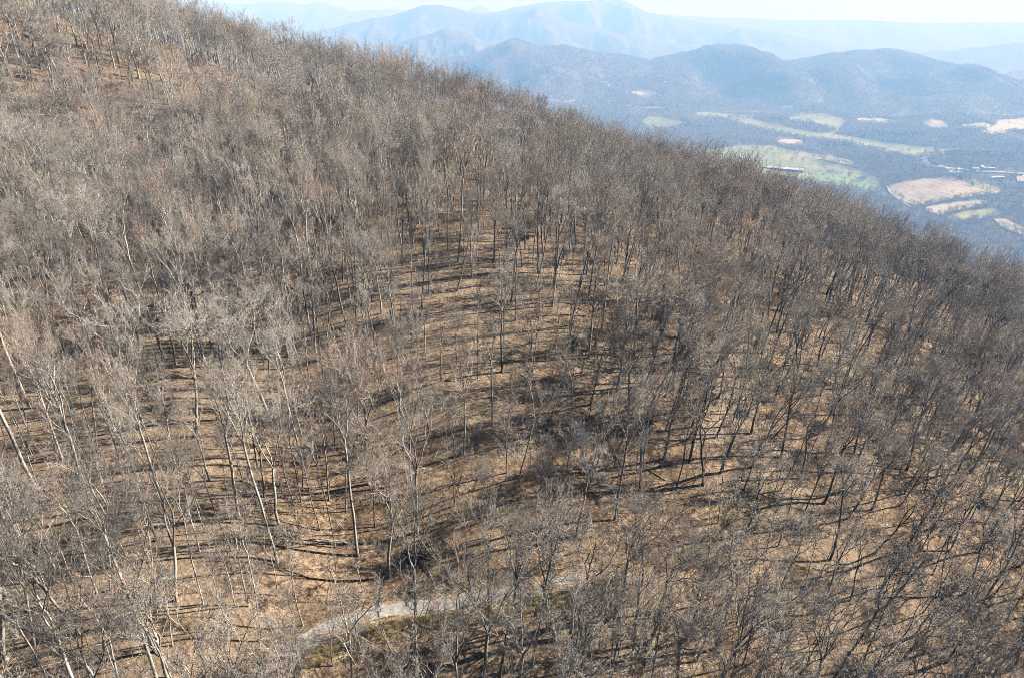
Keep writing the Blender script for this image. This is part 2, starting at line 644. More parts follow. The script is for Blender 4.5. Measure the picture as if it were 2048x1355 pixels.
def build_tree(seed, H, r0, fork, stems, tilt, levels, lat=0, twn=4, tw2=2, twig=1.0, ratio=0.79, crook=0.05, fine=4, broken=False, opening=1.0, rise=0.05, name="tree"):
    """a leafless tree: crooked tapering trunk, limbs that fork again and again, fine twigs at the ends"""
    g = np.random.default_rng(seed)
    hf = H * fork
    P, Rr = grow(np.array([[0, 0, -0.6]]), np.array([[0, 0, 1.0]]), np.array([hf + 0.6]), np.array([r0]), np.array([r0 * 0.72]), 12, crook, 0.05, g)
    Rt = Rr.copy()
    if hf > 3:
        Rt[:, 0] *= 1.6
        Rt[:, 1] *= 1.12
    trunk = tubes(P, Rt, 8)
    az = np.arange(stems) / stems * 2 * np.pi + g.uniform(0, 6.28) + g.normal(0, 0.3, stems)
    tl = g.uniform(tilt[0], tilt[1], stems)
    tl[0] *= 0.45
    d = np.stack([np.cos(az) * np.sin(tl), np.sin(az) * np.sin(tl), np.cos(tl)], -1)
    start = np.repeat(P[:, -1], stems, 0) - np.array([0, 0, 0.1])
    span = (1 - ratio ** levels) / (1 - ratio)
    L0 = (H - hf) / span * 1.12
    lens = L0 * g.uniform(0.85, 1.12, stems)
    rad = np.full(stems, r0 * 0.72 / math.sqrt(stems) * 1.12)
    limbs, wood, crown = [], [], []
    side = None                           # lower branches on the trunk join in at a later level
    if lat:
        p, dd, t, rr = sprout(P, Rr, lat, 0.55, 0.97, 0.5, 0.95, g)
        side = (p, dd, L0 * ratio * g.uniform(0.5, 1.0, lat), np.clip(rr * 0.38, 0.02, 0.09))
    fines = []
    top = 0.0
    for lv in range(levels):
        if lv == 1 and side is not None:
            start, d = np.concatenate([start, side[0]]), np.concatenate([d, side[1]])
            lens, rad = np.r_[lens, side[2]], np.r_[rad, side[3]]
        endr = np.clip(rad * 0.80, 0.006 * twig, None)
        k = 5 if lv == 0 else (4 if lv < 3 else 3)
        Q, S = grow(start, d, lens, rad, endr, k, 0.09 if lv < 3 else 0.14, rise, g)
        top = max(top, float(Q[..., 2].max()))
        if lv == 0:
            for i in range(len(Q)):
                limbs.append(tubes(Q[i:i + 1], S[i:i + 1], 7))
        elif lv < fine:
            wood.append(tubes(Q, S, 5))
        else:
            crown.append(tubes(Q, S, 3))
        if lv >= fine - 1 and twn:
            fines.append((Q, S))
        if broken and lv == levels - 1:
            break
        # each branch forks in two, some carry a third shoot lower down
        tan = unit(Q[:, -1] - Q[:, -2])
        ref = unit(g.normal(0, 1, tan.shape))
        sd = unit(ref - (ref * tan).sum(-1, keepdims=True) * tan)
        n_ = len(Q)
        a1, a2 = g.uniform(0.12, 0.40, (n_, 1)) * opening, g.uniform(0.36, 0.78, (n_, 1)) * opening
        d1, d2 = tan * np.cos(a1) + sd * np.sin(a1), tan * np.cos(a2) - sd * np.sin(a2)
        l1, l2 = lens * ratio * g.uniform(0.85, 1.18, n_), lens * ratio * g.uniform(0.6, 1.05, n_)
        r1, r2 = endr * 0.90, endr * 0.76
        st, dr, ln, rd = [Q[:, -1], Q[:, -1]], [d1, d2], [l1, l2], [r1, r2]
        third = g.uniform(0, 1, n_) < (0.55 if lv < 4 else 0.2)
        if third.any():
            a3 = g.uniform(0.5, 0.95, (n_, 1)) * opening
            s3 = unit(np.cross(tan, sd))
            st.append(Q[third][:, k // 2 + 1])
            dr.append((tan * np.cos(a3) + s3 * np.sin(a3))[third])
            ln.append((lens * ratio * g.uniform(0.5, 0.9, n_))[third])
            rd.append((endr * 0.6)[third])
        start, d, lens, rad = np.concatenate(st), np.concatenate(dr), np.concatenate(ln), np.clip(np.concatenate(rd), 0.006 * twig, None)
    for Q, S in fines:
        p, d, t, rr = sprout(Q, S, twn, 0.2, 1.0, 0.35, 0.95, g)
        ln = g.uniform(0.3, 0.85, len(p)) * min(1.0, 0.25 + H / 20)
        P3, R3 = grow(p, d, ln, np.full(len(p), 0.0085 * twig), np.full(len(p), 0.005 * twig), 2, 0.16, 0.06, g)
        crown.append(tubes(P3, R3, 3, True))
        top = max(top, float(P3[..., 2].max()))
        if tw2:
            p, d, t, rr = sprout(P3, R3, tw2, 0.3, 1.0, 0.35, 0.85, g)
            P4, R4 = grow(p, d, np.repeat(ln, tw2) * g.uniform(0.45, 0.8, len(p)), np.full(len(p), 0.0068 * twig), np.full(len(p), 0.004), 1, 0.1, 0.05, g)
            crown.append(tubes(P4, R4, 3, True))
    pr = Proto()
    pr.H = top
    pr.name = name
    none = (np.zeros((0, 3)), np.zeros((0, 4), int), np.zeros((0, 3), int))
    wd_ = join(wood) if wood else none
    c = join([wd_] + crown)
    cq = np.r_[np.ones(len(wd_[1]), int), np.zeros(len(c[1]) - len(wd_[1]), int)]
    pr.trunk = mesh_np(name + "_trunk", *trunk, mats=[BARK])
    pr.limbs = [mesh_np(name + "_limb", *l, mats=[BARK]) for l in limbs]
    pr.crown = mesh_np(name + "_crown", *c, mats=[TWIG, BARK], qmat=cq)
    a = join([trunk] + limbs)
    allm = join([a, c])
    qm = np.r_[np.zeros(len(a[1]), int), 1 - cq]
    tm = np.r_[np.zeros(len(a[2]), int), np.ones(len(c[2]), int)]
    pr.whole = mesh_np(name + "_whole", *allm, mats=[BARK, TWIG], qmat=qm, tmat=tm)
    pr.tris = 2 * len(allm[1]) + len(allm[2])
    return pr


def tall(i, r0=0.20, **k):
    return build_tree(200 + i, 24, r0, [0.54, 0.62, 0.50, 0.66][i], [3, 2, 3, 3][i], (0.15, 0.38), crook=0.028, opening=0.72, rise=0.09, lat=[3, 4, 2, 3][i], name="tall_tree", **k)


def forked(i, r0=0.20, **k):
    return build_tree(300 + i, 20, r0, [0.46, 0.40, 0.52, 0.34, 0.48][i], [3, 3, 4, 2, 3][i], [(0.3, 0.6), (0.35, 0.7), (0.3, 0.65), (0.25, 0.5), (0.4, 0.75)][i],
                      lat=[1, 0, 2, 0, 2][i], name="forked_tree", **k)


TALL = [tall(i, levels=6, twn=2, tw2=1, fine=5, twig=1.8) for i in range(4)]
FORK = [forked(i, levels=6, twn=3, tw2=1, fine=5, ratio=0.8, twig=1.8) for i in range(5)]
TALL_L = [tall(i, r0=0.25, levels=5, twn=3, tw2=0, fine=4, twig=2.4) for i in range(4)]
FORK_L = [forked(i, r0=0.25, levels=6, twn=2, tw2=0, fine=5, twig=2.4) for i in range(5)]
SLIM = [build_tree(400 + i, 15, 0.098, [0.60, 0.68, 0.55][i], 2, (0.15, 0.4), 5, lat=[3, 2, 4][i], twn=2, tw2=0, twig=1.7, crook=0.035, opening=0.75, rise=0.09, fine=3, name="young_tree") for i in range(3)]
SNAG = [build_tree(450 + i, 12, 0.17, 0.72, 2, (0.3, 0.7), 2, lat=3, twn=0, tw2=0, broken=True, name="dead_tree") for i in range(2)]
BRUSH = [build_tree(500 + i, 4.6, 0.03, 0.04, [5, 6, 4][i], (0.2, 0.55), 4, twn=2, tw2=1, fine=2, twig=1.3, name="brush") for i in range(3)]
POLE = [build_tree(540 + i, 7.5, 0.045, [0.5, 0.4, 0.6][i], 2, (0.15, 0.35), 4, lat=4, twn=2, tw2=1, fine=2, twig=0.9, name="sapling") for i in range(3)]
FARTREE = [build_tree(600 + i, 17, 0.35, 0.25, 3, (0.4, 0.75), 5, twn=4, tw2=0, twig=6.0, fine=3, name="distant_tree") for i in range(3)]
print("tris", [p.tris for p in TALL + FORK + TALL_L + FORK_L + SLIM + SNAG + BRUSH + POLE + FARTREE])


def point_in(poly, x, y):
    inside = np.zeros(x.shape, bool)
    n = len(poly)
    for i in range(n):
        x0, y0 = poly[i][:2]
        x1, y1 = poly[(i + 1) % n][:2]
        c = (y0 > y) != (y1 > y)
        inside ^= c & (x < (x1 - x0) * (y - y0) / (y1 - y0 + 1e-12) + x0)
    return inside


def scatter(name, protos, pts, rot, scl, idx, label, cat, seed=0):
    """stuff: one object that carries many plants too numerous to count"""
    col = bpy.data.collections.new(name + "_kinds")
    for i, me in enumerate(protos):
        o = bpy.data.objects.new("%s_%02d" % (name, i), me)
        col.objects.link(o)
    me = bpy.data.meshes.new(name)
    me.vertices.add(len(pts))
    me.vertices.foreach_set("co", np.asarray(pts, np.float32).ravel())
    at = me.attributes.new("turn", 'FLOAT_VECTOR', 'POINT')
    at.data.foreach_set("vector", np.asarray(rot, np.float32).ravel())
    at = me.attributes.new("size", 'FLOAT_VECTOR', 'POINT')
    at.data.foreach_set("vector", np.asarray(scl, np.float32).ravel())
    at = me.attributes.new("pick", 'INT', 'POINT')
    at.data.foreach_set("value", np.asarray(idx, np.int32))
    o = link(name, me)
    ng = bpy.data.node_groups.new(name, 'GeometryNodeTree')
    ng.interface.new_socket("Geometry", in_out='INPUT', socket_type='NodeSocketGeometry')
    ng.interface.new_socket("Geometry", in_out='OUTPUT', socket_type='NodeSocketGeometry')
    gi, go = ng.nodes.new("NodeGroupInput"), ng.nodes.new("NodeGroupOutput")
    ci = ng.nodes.new("GeometryNodeCollectionInfo")
    ci.inputs["Collection"].default_value = col
    ci.inputs["Separate Children"].default_value = True
    ci.inputs["Reset Children"].default_value = True
    ip = ng.nodes.new("GeometryNodeInstanceOnPoints")
    ip.inputs["Pick Instance"].default_value = True

    def attr(nm, typ):
        n = ng.nodes.new("GeometryNodeInputNamedAttribute")
        n.data_type = typ
        n.inputs["Name"].default_value = nm
        return n.outputs["Attribute"]
    ng.links.new(gi.outputs[0], ip.inputs["Points"])
    ng.links.new(ci.outputs[0], ip.inputs["Instance"])
    ng.links.new(attr("pick", 'INT'), ip.inputs["Instance Index"])
    e2r = ng.nodes.new("FunctionNodeEulerToRotation")
    ng.links.new(attr("turn", 'FLOAT_VECTOR'), e2r.inputs[0])
    ng.links.new(e2r.outputs[0], ip.inputs["Rotation"])
    ng.links.new(attr("size", 'FLOAT_VECTOR'), ip.inputs["Scale"])
    ng.links.new(ip.outputs[0], go.inputs[0])
    md = o.modifiers.new("plants", 'NODES')
    md.node_group = ng
    return tag(o, label, cat, None, "stuff")


# --- trees that can be told apart in the photograph: foot and top of each, in pixels of the photograph
NOTED = [
    (311, 1302, 120, 830, 'T', .75), (109, 1134, -10, 890, 'T', .75), (74, 1162, -30, 920, 'T', .75), (479, 1035, 415, 715, 'T', 1), (528, 993, 488, 730, 'F', .8),
    (750, 1053, 716, 880, 'F', .8), (606, 1250, 558, 1040, 'S', 1), (823, 962, 800, 690, 'F', .8), (984, 850, 986, 625, 'T', 1), (1013, 945, 1018, 775, 'F', .8),
    (1127, 985, 1172, 790, 'F', .8), (1079, 995, 1098, 862, 'S', 1), (1224, 941, 1292, 765, 'T', .9), (1038, 954, 1058, 735, 'S', 1), (987, 1030, 962, 872, 'F', .7),
    (969, 1075, 963, 935, 'S', 1), (1110, 1280, 1108, 996, 'F', 1.35), (1096, 1262, 1084, 1010, 'S', 1), (1144, 1246, 1184, 1008, 'F', 1.3), (1047, 1252, 1030, 1074, 'F', .7),
    (1283, 1170, 1322, 960, 'F', .9), (1300, 1284, 1432, 992, 'F', 1), (1372, 1284, 1452, 1060, 'F', .9), (1495, 1247, 1503, 1115, 'S', 1), (1391, 1321, 1640, 1128, 'F', 1),
    (1488, 978, 1556, 775, 'T', .9), (1648, 1006, 1780, 745, 'F', 1), (1697, 1036, 1832, 822, 'F', .9), (1548, 873, 1682, 735, 'F', .9), (1586, 866, 1632, 755, 'S', 1),
    (1437, 795, 1502, 598, 'F', .9), (1446, 728, 1470, 600, 'S', 1), (1472, 706, 1508, 562, 'F', .9), (1949, 747, 2012, 545, 'T', 1), (1382, 886, 1420, 742, 'S', 1),
    (1370, 804, 1396, 618, 'T', .9), (529, 731, 507, 630, 'D', 1), (748, 670, 702, 440, 'T', .9), (792, 681, 766, 430, 'T', .9), (824, 693, 824, 540, 'S', 1),
    (854, 734, 852, 548, 'S', 1), (656, 594, 600, 400, 'T', .9), (702, 607, 680, 405, 'T', .9), (674, 820, 654, 636, 'F', 1.35), (915, 742, 918, 600, 'F', .8),
    (928, 797, 930, 690, 'S', 1), (580, 810, 550, 620, 'T', .9), (458, 820, 418, 600, 'T', .9), (478, 734, 448, 560, 'F', .8), (501, 592, 478, 452, 'S', 1),
    (147, 634, 88, 428, 'T', .9), (185, 631, 140, 452, 'T', .9), (325, 609, 292, 500, 'S', 1), (293, 598, 274, 505, 'S', 1), (135, 713, 94, 598, 'D', 1),
    (61, 713, -5, 598, 'F', 1), (53, 558, 25, 465, 'S', 1), (190, 499, 142, 330, 'T', .9), (480, 605, 452, 388, 'F', 1.4), (914, 582, 962, 382, 'F', .9),
    (943, 555, 946, 335, 'T', .9), (858, 589, 852, 420, 'T', .8), (564, 325, 542, 190, 'T', .8), (612, 335, 590, 208, 'F', .9), (44, 300, 58, 184, 'F', 1.1),
    (73, 185, 40, 60, 'T', .9), (103, 89, 92, -10, 'T', .9), (372, 205, 362, 92, 'T', .9), (496, 212, 490, 108, 'F', 1), (524, 104, 518, 38, 'F', 1),
    (585, 108, 583, 48, 'T', .8), (645, 112, 640, 52, 'F', 1.1), (220, 1180, 150, 900, 'S', 1), (345, 1290, 300, 1110, 'S', 1), (230, 1340, 160, 1180, 'S', 1),
    (470, 1210, 420, 1010, 'S', 1), (498, 1210, 450, 1000, 'S', 1), (555, 1190, 520, 1040, 'S', 1), (665, 1330, 640, 1180, 'F', .7), (700, 1300, 690, 1185, 'S', 1),
    (840, 1275, 900, 1150, 'S', 1), (985, 1215, 985, 1120, 'S', 1), (965, 1215, 940, 1120, 'S', 1), (930, 1320, 925, 1190, 'F', .7), (770, 1270, 740, 1165, 'S', 1),
    (1160, 1360, 1175, 1150, 'T', .8), (1220, 1365, 1235, 1130, 'T', .8), (640, 1060, 600, 880, 'S', 1), (605, 975, 590, 830, 'S', 1), (660, 970, 625, 800, 'S', 1),
    (735, 910, 715, 760, 'S', 1), (250, 960, 200, 720, 'T', .9), (350, 930, 290, 690, 'T', 1), (420, 960, 380, 740, 'F', .9), (160, 1120, 110, 940, 'S', 1),
    (60, 870, 0, 690, 'T', .9), (150, 830, 90, 670, 'T', .9), (300, 790, 250, 600, 'T', .9), (390, 780, 350, 590, 'F', .9), (1130, 760, 1150, 570, 'T', .8),
    (1220, 700, 1245, 520, 'F', .8), (1060, 690, 1065, 560, 'S', 1), (1290, 640, 1310, 480, 'T', .8), (1100, 850, 1115, 690, 'F', .8), (1175, 860, 1195, 690, 'F', .8),
    (1300, 870, 1320, 690, 'F', .9), (1640, 790, 1700, 640, 'F', .9), (1760, 880, 1850, 720, 'F', .9), (1560, 980, 1640, 800, 'T', .8), (1800, 1010, 1910, 850, 'F', .9),
    (1900, 1100, 2010, 930, 'F', .9), (1560, 1180, 1640, 1010, 'F', .9), (1700, 1200, 1800, 1010, 'F', .9), (1640, 1300, 1730, 1130, 'F', .8), (1830, 1270, 1950, 1080, 'F', .9),
]
placed = []          # x, y, z, kind, variant, height, yaw, lean axis x/y, width factor
for bx, by, tx, ty, kind, wide in NOTED:
    b = hit(bx, by, ground_z)
    if b is None:
        continue
    d = ray(tx, ty)
    # where the line of sight to the top passes closest to the tree: height and sideways lean
    n = np.array([-d[0] * 0, d[1], d[2]])
    s = b[1] / d[1]
    q = d * s
    Hh = float(np.clip(q[2] - b[2], 5, 31))
    lx = float(np.clip((q[0] - b[0]) / Hh, -0.38, 0.38))
    placed.append([b[0], b[1], b[2], kind, rng.integers(0, 20), Hh, rng.uniform(0, 6.28), lx, rng.normal(0, 0.02), wide])
n_noted = len(placed)

# --- the rest of the wood, spaced like a natural stand
CLEAR = [(1385, 1100, 9), (905, 690, 8), (955, 480, 9), (930, 800, 6), (1560, 700, 5), (1130, 930, 6), (935, 1110, 6), (1000, 1010, 4), (1440, 1180, 5),
         (520, 440, 4), (640, 1150, 4), (880, 560, 8), (930, 640, 7), (1000, 800, 5), (1600, 760, 6), (1700, 900, 5), (1480, 1150, 6),
         (1560, 1280, 6), (1320, 1140, 7), (900, 1130, 6), (1100, 330, 7), (620, 470, 5)]
CLR = [(hit(a, b, ground_z), r) for a, b, r in CLEAR]
occ = {}
CELL = 8.0


def near_other(x, y, dmin):
    cx, cy_ = int(x // CELL), int(y // CELL)
    for i in range(cx - 1, cx + 2):
        for j in range(cy_ - 1, cy_ + 2):
            for (u, v) in occ.get((i, j), ()):
                if (u - x) ** 2 + (v - y) ** 2 < dmin * dmin:
                    return True
    return False


def remember(x, y):
    occ.setdefault((int(x // CELL), int(y // CELL)), []).append((x, y))


for p in placed:
    remember(p[0], p[1])
N_TRY = 120000
cx = rng.uniform(-290, 270, N_TRY)
cyy = rng.uniform(14, 430, N_TRY)
cz = ground_z(cx, cyy)
dens = 0.5 + vnoise(cx / 22, cyy / 22, 77)
td, _ = seg_dist(cx, cyy, TRACK)
upx, upy, udep = project(np.stack([cx, cyy, cz + 8], -1))
okf = (upx > -420) & (upx < 2650) & (upy < 1650) & (upy > -350) & (td > 3.0)
for i in np.nonzero(okf)[0]:
    x, y, z = cx[i], cyy[i], cz[i]
    dist = math.hypot(x, y)
    farther = smooth(120, 185, dist)
    middle = math.exp(-((upx[i] - 1000) / 230) ** 2 - ((upy[i] - 640) / 330) ** 2)
    dm = (2.5 + 3.6 * (1 - dens[i]) ** 1.6 + 1.7 * middle) * (1 - farther) + (3.3 + 3.0 * (1 - dens[i]) + 0.8 * smooth(500, 1100, upx[i])) * farther
    if any(c is not None and (c[0] - x) ** 2 + (c[1] - y) ** 2 < r * r for c, r in CLR):
        continue
    if near_other(x, y, dm):
        continue
    u = rng.uniform()
    right = smooth(700, 1500, upx[i])
    if u < 0.24:
        kind, Hh, wide = 'S', rng.uniform(10, 19), 1.0
    elif u < 0.262:
        kind, Hh, wide = 'D', rng.uniform(7, 13), 1.0
    elif u < 0.262 + (0.50 - 0.36 * right) * (1 - 0.55 * farther):
        kind, Hh, wide = 'T', rng.uniform(18, 27), rng.uniform(0.75, 1.0)
    else:
        kind, Hh, wide = 'F', rng.uniform(16, 24) + 3 * farther, rng.uniform(0.8, 1.1) + 0.12 * farther
    remember(x, y)
    lean_x = rng.normal(0.02 + 0.07 * right, 0.05)
    placed.append([x, y, z, kind, rng.integers(0, 20), Hh, rng.uniform(0, 6.28), lean_x, rng.normal(-0.01, 0.04), wide])
# slender stems crowd in between the big trees
N_TRY = 16000
cx = rng.uniform(-170, 190, N_TRY)
cyy = rng.uniform(16, 210, N_TRY)
cz = ground_z(cx, cyy)
td, _ = seg_dist(cx, cyy, TRACK)
upx, upy, udep = project(np.stack([cx, cyy, cz], -1))
okf = (upx > -250) & (upx < 2300) & (upy < 1500) & (td > 2.6) & (vnoise(cx / 15, cyy / 15, 171) > -0.28 + 0.12 * smooth(700, 1000, upx))
for i in np.nonzero(okf)[0]:
    x, y, z = cx[i], cyy[i], cz[i]
    if any(c is not None and (c[0] - x) ** 2 + (c[1] - y) ** 2 < (0.7 * r) ** 2 for c, r in CLR) or near_other(x, y, 2.1 + 1.1 * smooth(700, 1000, upx[i])):
        continue
    remember(x, y)
    right = smooth(700, 1500, upx[i])
    placed.append([x, y, z, 'S', rng.integers(0, 20), rng.uniform(7, 20), rng.uniform(0, 6.28), rng.normal(0.02 + 0.05 * right, 0.06), rng.normal(-0.01, 0.04), rng.uniform(0.6, 0.95)])
print("trees", len(placed))

KINDS = {'T': TALL, 'F': FORK, 'S': SLIM, 'D': SNAG}
base = np.array([[p[0], p[1], p[2]] for p in placed])
tops = base + np.array([[0, 0, p[5]] for p in placed])
bx_, by_, bd_ = project(base)
tx_, ty_, td_ = project(tops)
inside = (np.maximum(bx_, tx_) > -10) & (np.minimum(bx_, tx_) < W_PX + 10) & (ty_ < H_PX - 25) & (by_ > 0)
size_px = np.array([p[5] for p in placed]) * F_PX / np.linalg.norm(base, axis=1)
size_px = size_px * np.where(np.array([p[3] for p in placed]) == 'S', 0.85, 1.0)
score = np.where(inside, size_px, -1)
score[:n_noted] += np.where(inside[:n_noted], 1000, 0)
single = set(np.argsort(-score)[:300].tolist())
single = {i for i in single if score[i] > 0}


def tree_matrix(p, proto):
    x, y, z, kind, var, Hh, yaw, lx, ly, wide = p
    s = Hh / proto.H
    rot = mathutils.Euler((-math.atan(ly), math.atan(lx), 0)).to_matrix() @ mathutils.Euler((0, 0, yaw)).to_matrix()
    return rot.to_euler(), (s * wide, s * wide, s)


ORD = ["first", "second", "third", "fourth", "fifth", "sixth", "seventh", "eighth", "ninth", "tenth", "eleventh", "twelfth", "thirteenth", "fourteenth", "fifteenth",
       "sixteenth", "seventeenth", "eighteenth", "nineteenth", "twentieth"]
order = sorted(single, key=lambda i: -by_[i])
ROWS = 15
per_row = int(math.ceil(len(order) / ROWS))
LOOK = {'T': "tall bare tree", 'F': "forked bare tree with broad crown", 'S': "slender young bare tree", 'D': "dead tree with stubby branches"}
NAME = {'T': "tall_tree", 'F': "forked_tree", 'S': "young_tree", 'D': "dead_tree"}
labels = {}
for r in range(ROWS):
    row = sorted(order[r * per_row:(r + 1) * per_row], key=lambda i: bx_[i])
    for k, i in enumerate(row):
        p = placed[i]
        lean = " leaning right" if p[7] > 0.16 else (" leaning left" if p[7] < -0.16 else "")
        up = "bottom row" if r == 0 else "%s row up" % ORD[r]
        labels[i] = "%s%s, %s from left in the %s" % (LOOK[p[3]], lean, ORD[min(k, 19)], up)

for i in order:
    p = placed[i]
    pr = KINDS[p[3]][p[4] % len(KINDS[p[3]])]
    e, s = tree_matrix(p, pr)
    root = bpy.data.objects.new(NAME[p[3]], None)
    root.empty_display_size = 0.3
    COL.objects.link(root)
    root.location = p[:3]
    root.rotation_euler = e
    root.scale = s
    tag(root, labels[i], "tree", "bare trees on the hillside")
    t = link("trunk", pr.trunk, root)
    for l in pr.limbs:
        link("limb", l, t)
    link("crown", pr.crown, root)

rest = [i for i in range(len(placed)) if i not in single]
protos = [q.whole for q in TALL + FORK + SLIM + SNAG + TALL_L + FORK_L]
offs = {'T': 0, 'F': 4, 'S': 9, 'D': 12}
pts, rot, scl, idx = [], [], [], []
for i in rest:
    p = placed[i]
    lst = KINDS[p[3]]
    v = p[4] % len(lst)
    e, s = tree_matrix(p, lst[v])
    pts.append(p[:3])
    rot.append(e[:])
    scl.append(s)
    idx.append(offs[p[3]] + v + (14 if p[3] in 'TF' and math.hypot(p[0], p[1]) > 165 else 0))
scatter("bare_woodland", protos, pts, rot, scl, idx, "mass of bare trees farther up the slope and over the crest", "woodland")

# --- underbrush: thin stems nobody could count
n = 16000
ux, uy = rng.uniform(-200, 200, n), rng.uniform(15, 330, n)
uz = ground_z(ux, uy)
a, b_, c = project(np.stack([ux, uy, uz], -1))
td, _ = seg_dist(ux, uy, TRACK)
patch = 0.5 + fbm(ux / 16, uy / 16, 2, 55)
near_track = (b_ > 1190) & (td < 26)
rvd, rvs = seg_dist(ux, uy, RAVINE)
prob = np.where(near_track | ((rvd < 7) & (rvs < 30)), 0.95, 0.14 + 0.75 * smooth(0.42, 0.8, patch)) * np.where(np.hypot(ux, uy) > 190, 0.3, 0.6)
ok = (a > -150) & (a < 2250) & (b_ < 1560) & (td > 3.0) & (rng.uniform(0, 1, n) < prob)
for cc, r in CLR:
    ok &= (ux - cc[0]) ** 2 + (uy - cc[1]) ** 2 > (0.8 * r) ** 2
ux, uy, uz = ux[ok], uy[ok], uz[ok]
m = len(ux)
print("brush", m)
s = rng.uniform(0.55, 1.25, m)
scatter("underbrush", [q.whole for q in BRUSH + POLE], np.stack([ux, uy, uz], -1),
        np.stack([rng.normal(0, 0.08, m), rng.normal(0.03, 0.08, m), rng.uniform(0, 6.28, m)], -1), np.stack([s, s, s], -1),
        rng.integers(0, 6, m), "thin leafless brush and saplings between the trees", "underbrush")

# --- dark evergreen shrubs in the hollows
LEAF = mat_twig("evergreen_leaf", [(0.0, (0.05, 0.06, 0.03)), (0.5, (0.075, 0.085, 0.04)), (1.0, (0.11, 0.105, 0.05))])


def leaf_crown(seed, n=1300):
    g = np.random.default_rng(seed)
    c = g.normal(0, 1, (n, 3))
    c = unit(c) * (0.45 + 0.55 * g.uniform(0, 1, (n, 1)) ** 0.5)
    lump = 1 + 0.5 * vnoise(c[:, 0] * 2.2 + 9, c[:, 1] * 2.2 + c[:, 2] * 2, seed)[:, None]
    c = c * lump * np.array([2.0, 1.5, 0.85]) + np.array([0, 0, 0.75]) + 0.35 * g.normal(0, 1, (n, 3))
    u = unit(g.normal(0, 1, (n, 3)) + np.array([0, 0, 0.6]))
    w = unit(np.cross(u, g.normal(0, 1, (n, 3))))
    L, B = g.uniform(0.16, 0.26, (n, 1)), g.uniform(0.05, 0.09, (n, 1))
    v = np.stack([c - u * L, c + w * B, c + u * L, c - w * B], 1).reshape(-1, 3)
    return mesh_np("evergreen_leaves", v, np.arange(4 * n).reshape(-1, 4), mats=[LEAF], smooth_shade=False)


LEAVES = [leaf_crown(k) for k in (11, 12)]
EVER = [(835, 1108, 1.2, "dark evergreen shrub in the shaded hollow above the track"), 
        (1290, 850, 1.3, "evergreen shrub among leaning trees right of centre"), (1045, 478, 1.4, "evergreen shrub on the upper slope near the centre"),
        (1150, 690, 1.0, "dark evergreen shrub beside a fallen tree on mid slope"), (70, 1105, 1.1, "evergreen shrub by the left edge below the tall pale trees"),
        (1480, 830, 0.9, "small round evergreen shrub under leaning trees at right"),
        (380, 560, 1.2, "evergreen shrub in the shady dip on the left slope"), (260, 400, 1.3, "evergreen shrub high on the left slope"),
        (1960, 1010, 1.2, "evergreen shrub by the right edge of the picture"),
        (520, 350, 1.2, "evergreen shrub below the ridge at upper left"), (1180, 1180, 0.8, "low evergreen shrub just right of the end of the track")]
for k, (px_, py_, sc_, lb) in enumerate(EVER):
    b = hit(px_, py_, ground_z)
    root = bpy.data.objects.new("evergreen_shrub", None)
    root.empty_display_size = 0.3
    COL.objects.link(root)
    root.location = b
    root.scale = (sc_ * 0.62, sc_ * 0.55, sc_ * 0.5)
    root.rotation_euler = (0, 0, k * 1.3)
    tag(root, lb, "shrub", "evergreen shrubs")
    link("stems", BRUSH[k % 3].trunk, root)
    for l in BRUSH[k % 3].limbs:
        link("stem", l, root)
    link("foliage", LEAVES[k % 2], root)

# --- fallen trees, logs and dead sticks on the slope
def log_mesh(seed, L, r, stubs):
    g = np.random.default_rng(seed)
    P, Rr = grow(np.array([[0, 0, r * 0.55]]), np.array([[1.0, 0, 0.0]]), np.array([L]), np.array([r]), np.array([r * 0.45]), 8, 0.03, 0.0, g)
    st = []
    for k in range(stubs):
        p, d, t, rad = sprout(P, Rr, 1, 0.45, 0.95, 0.6, 1.0, g)
        d[:, 2] = np.abs(d[:, 2])
        Q, S = grow(p, d, np.array([g.uniform(0.8, 2.2)]), rad * 0.5, rad * 0.15, 4, 0.12, 0.02, g)
        st.append(tubes(Q, S, 5))
    return mesh_np("log_trunk", *tubes(P, Rr, 8), mats=[BARK]), [mesh_np("log_stub", *x, mats=[BARK]) for x in st]


LOGS = [log_mesh(700 + i, 9.0, 0.15, [2, 3, 4][i]) for i in range(3)]


def lay(x, y, yaw):
    """rotation that lays a thing along the slope at x, y"""
    e = 1.5
    c, s_ = math.cos(yaw), math.sin(yaw)
    z0, z1 = ground_z(np.array([x, x + 7 * c]), np.array([y, y + 7 * s_]))
    return float(z0), mathutils.Euler((0, -math.atan2(float(z1 - z0), 7.0), yaw))


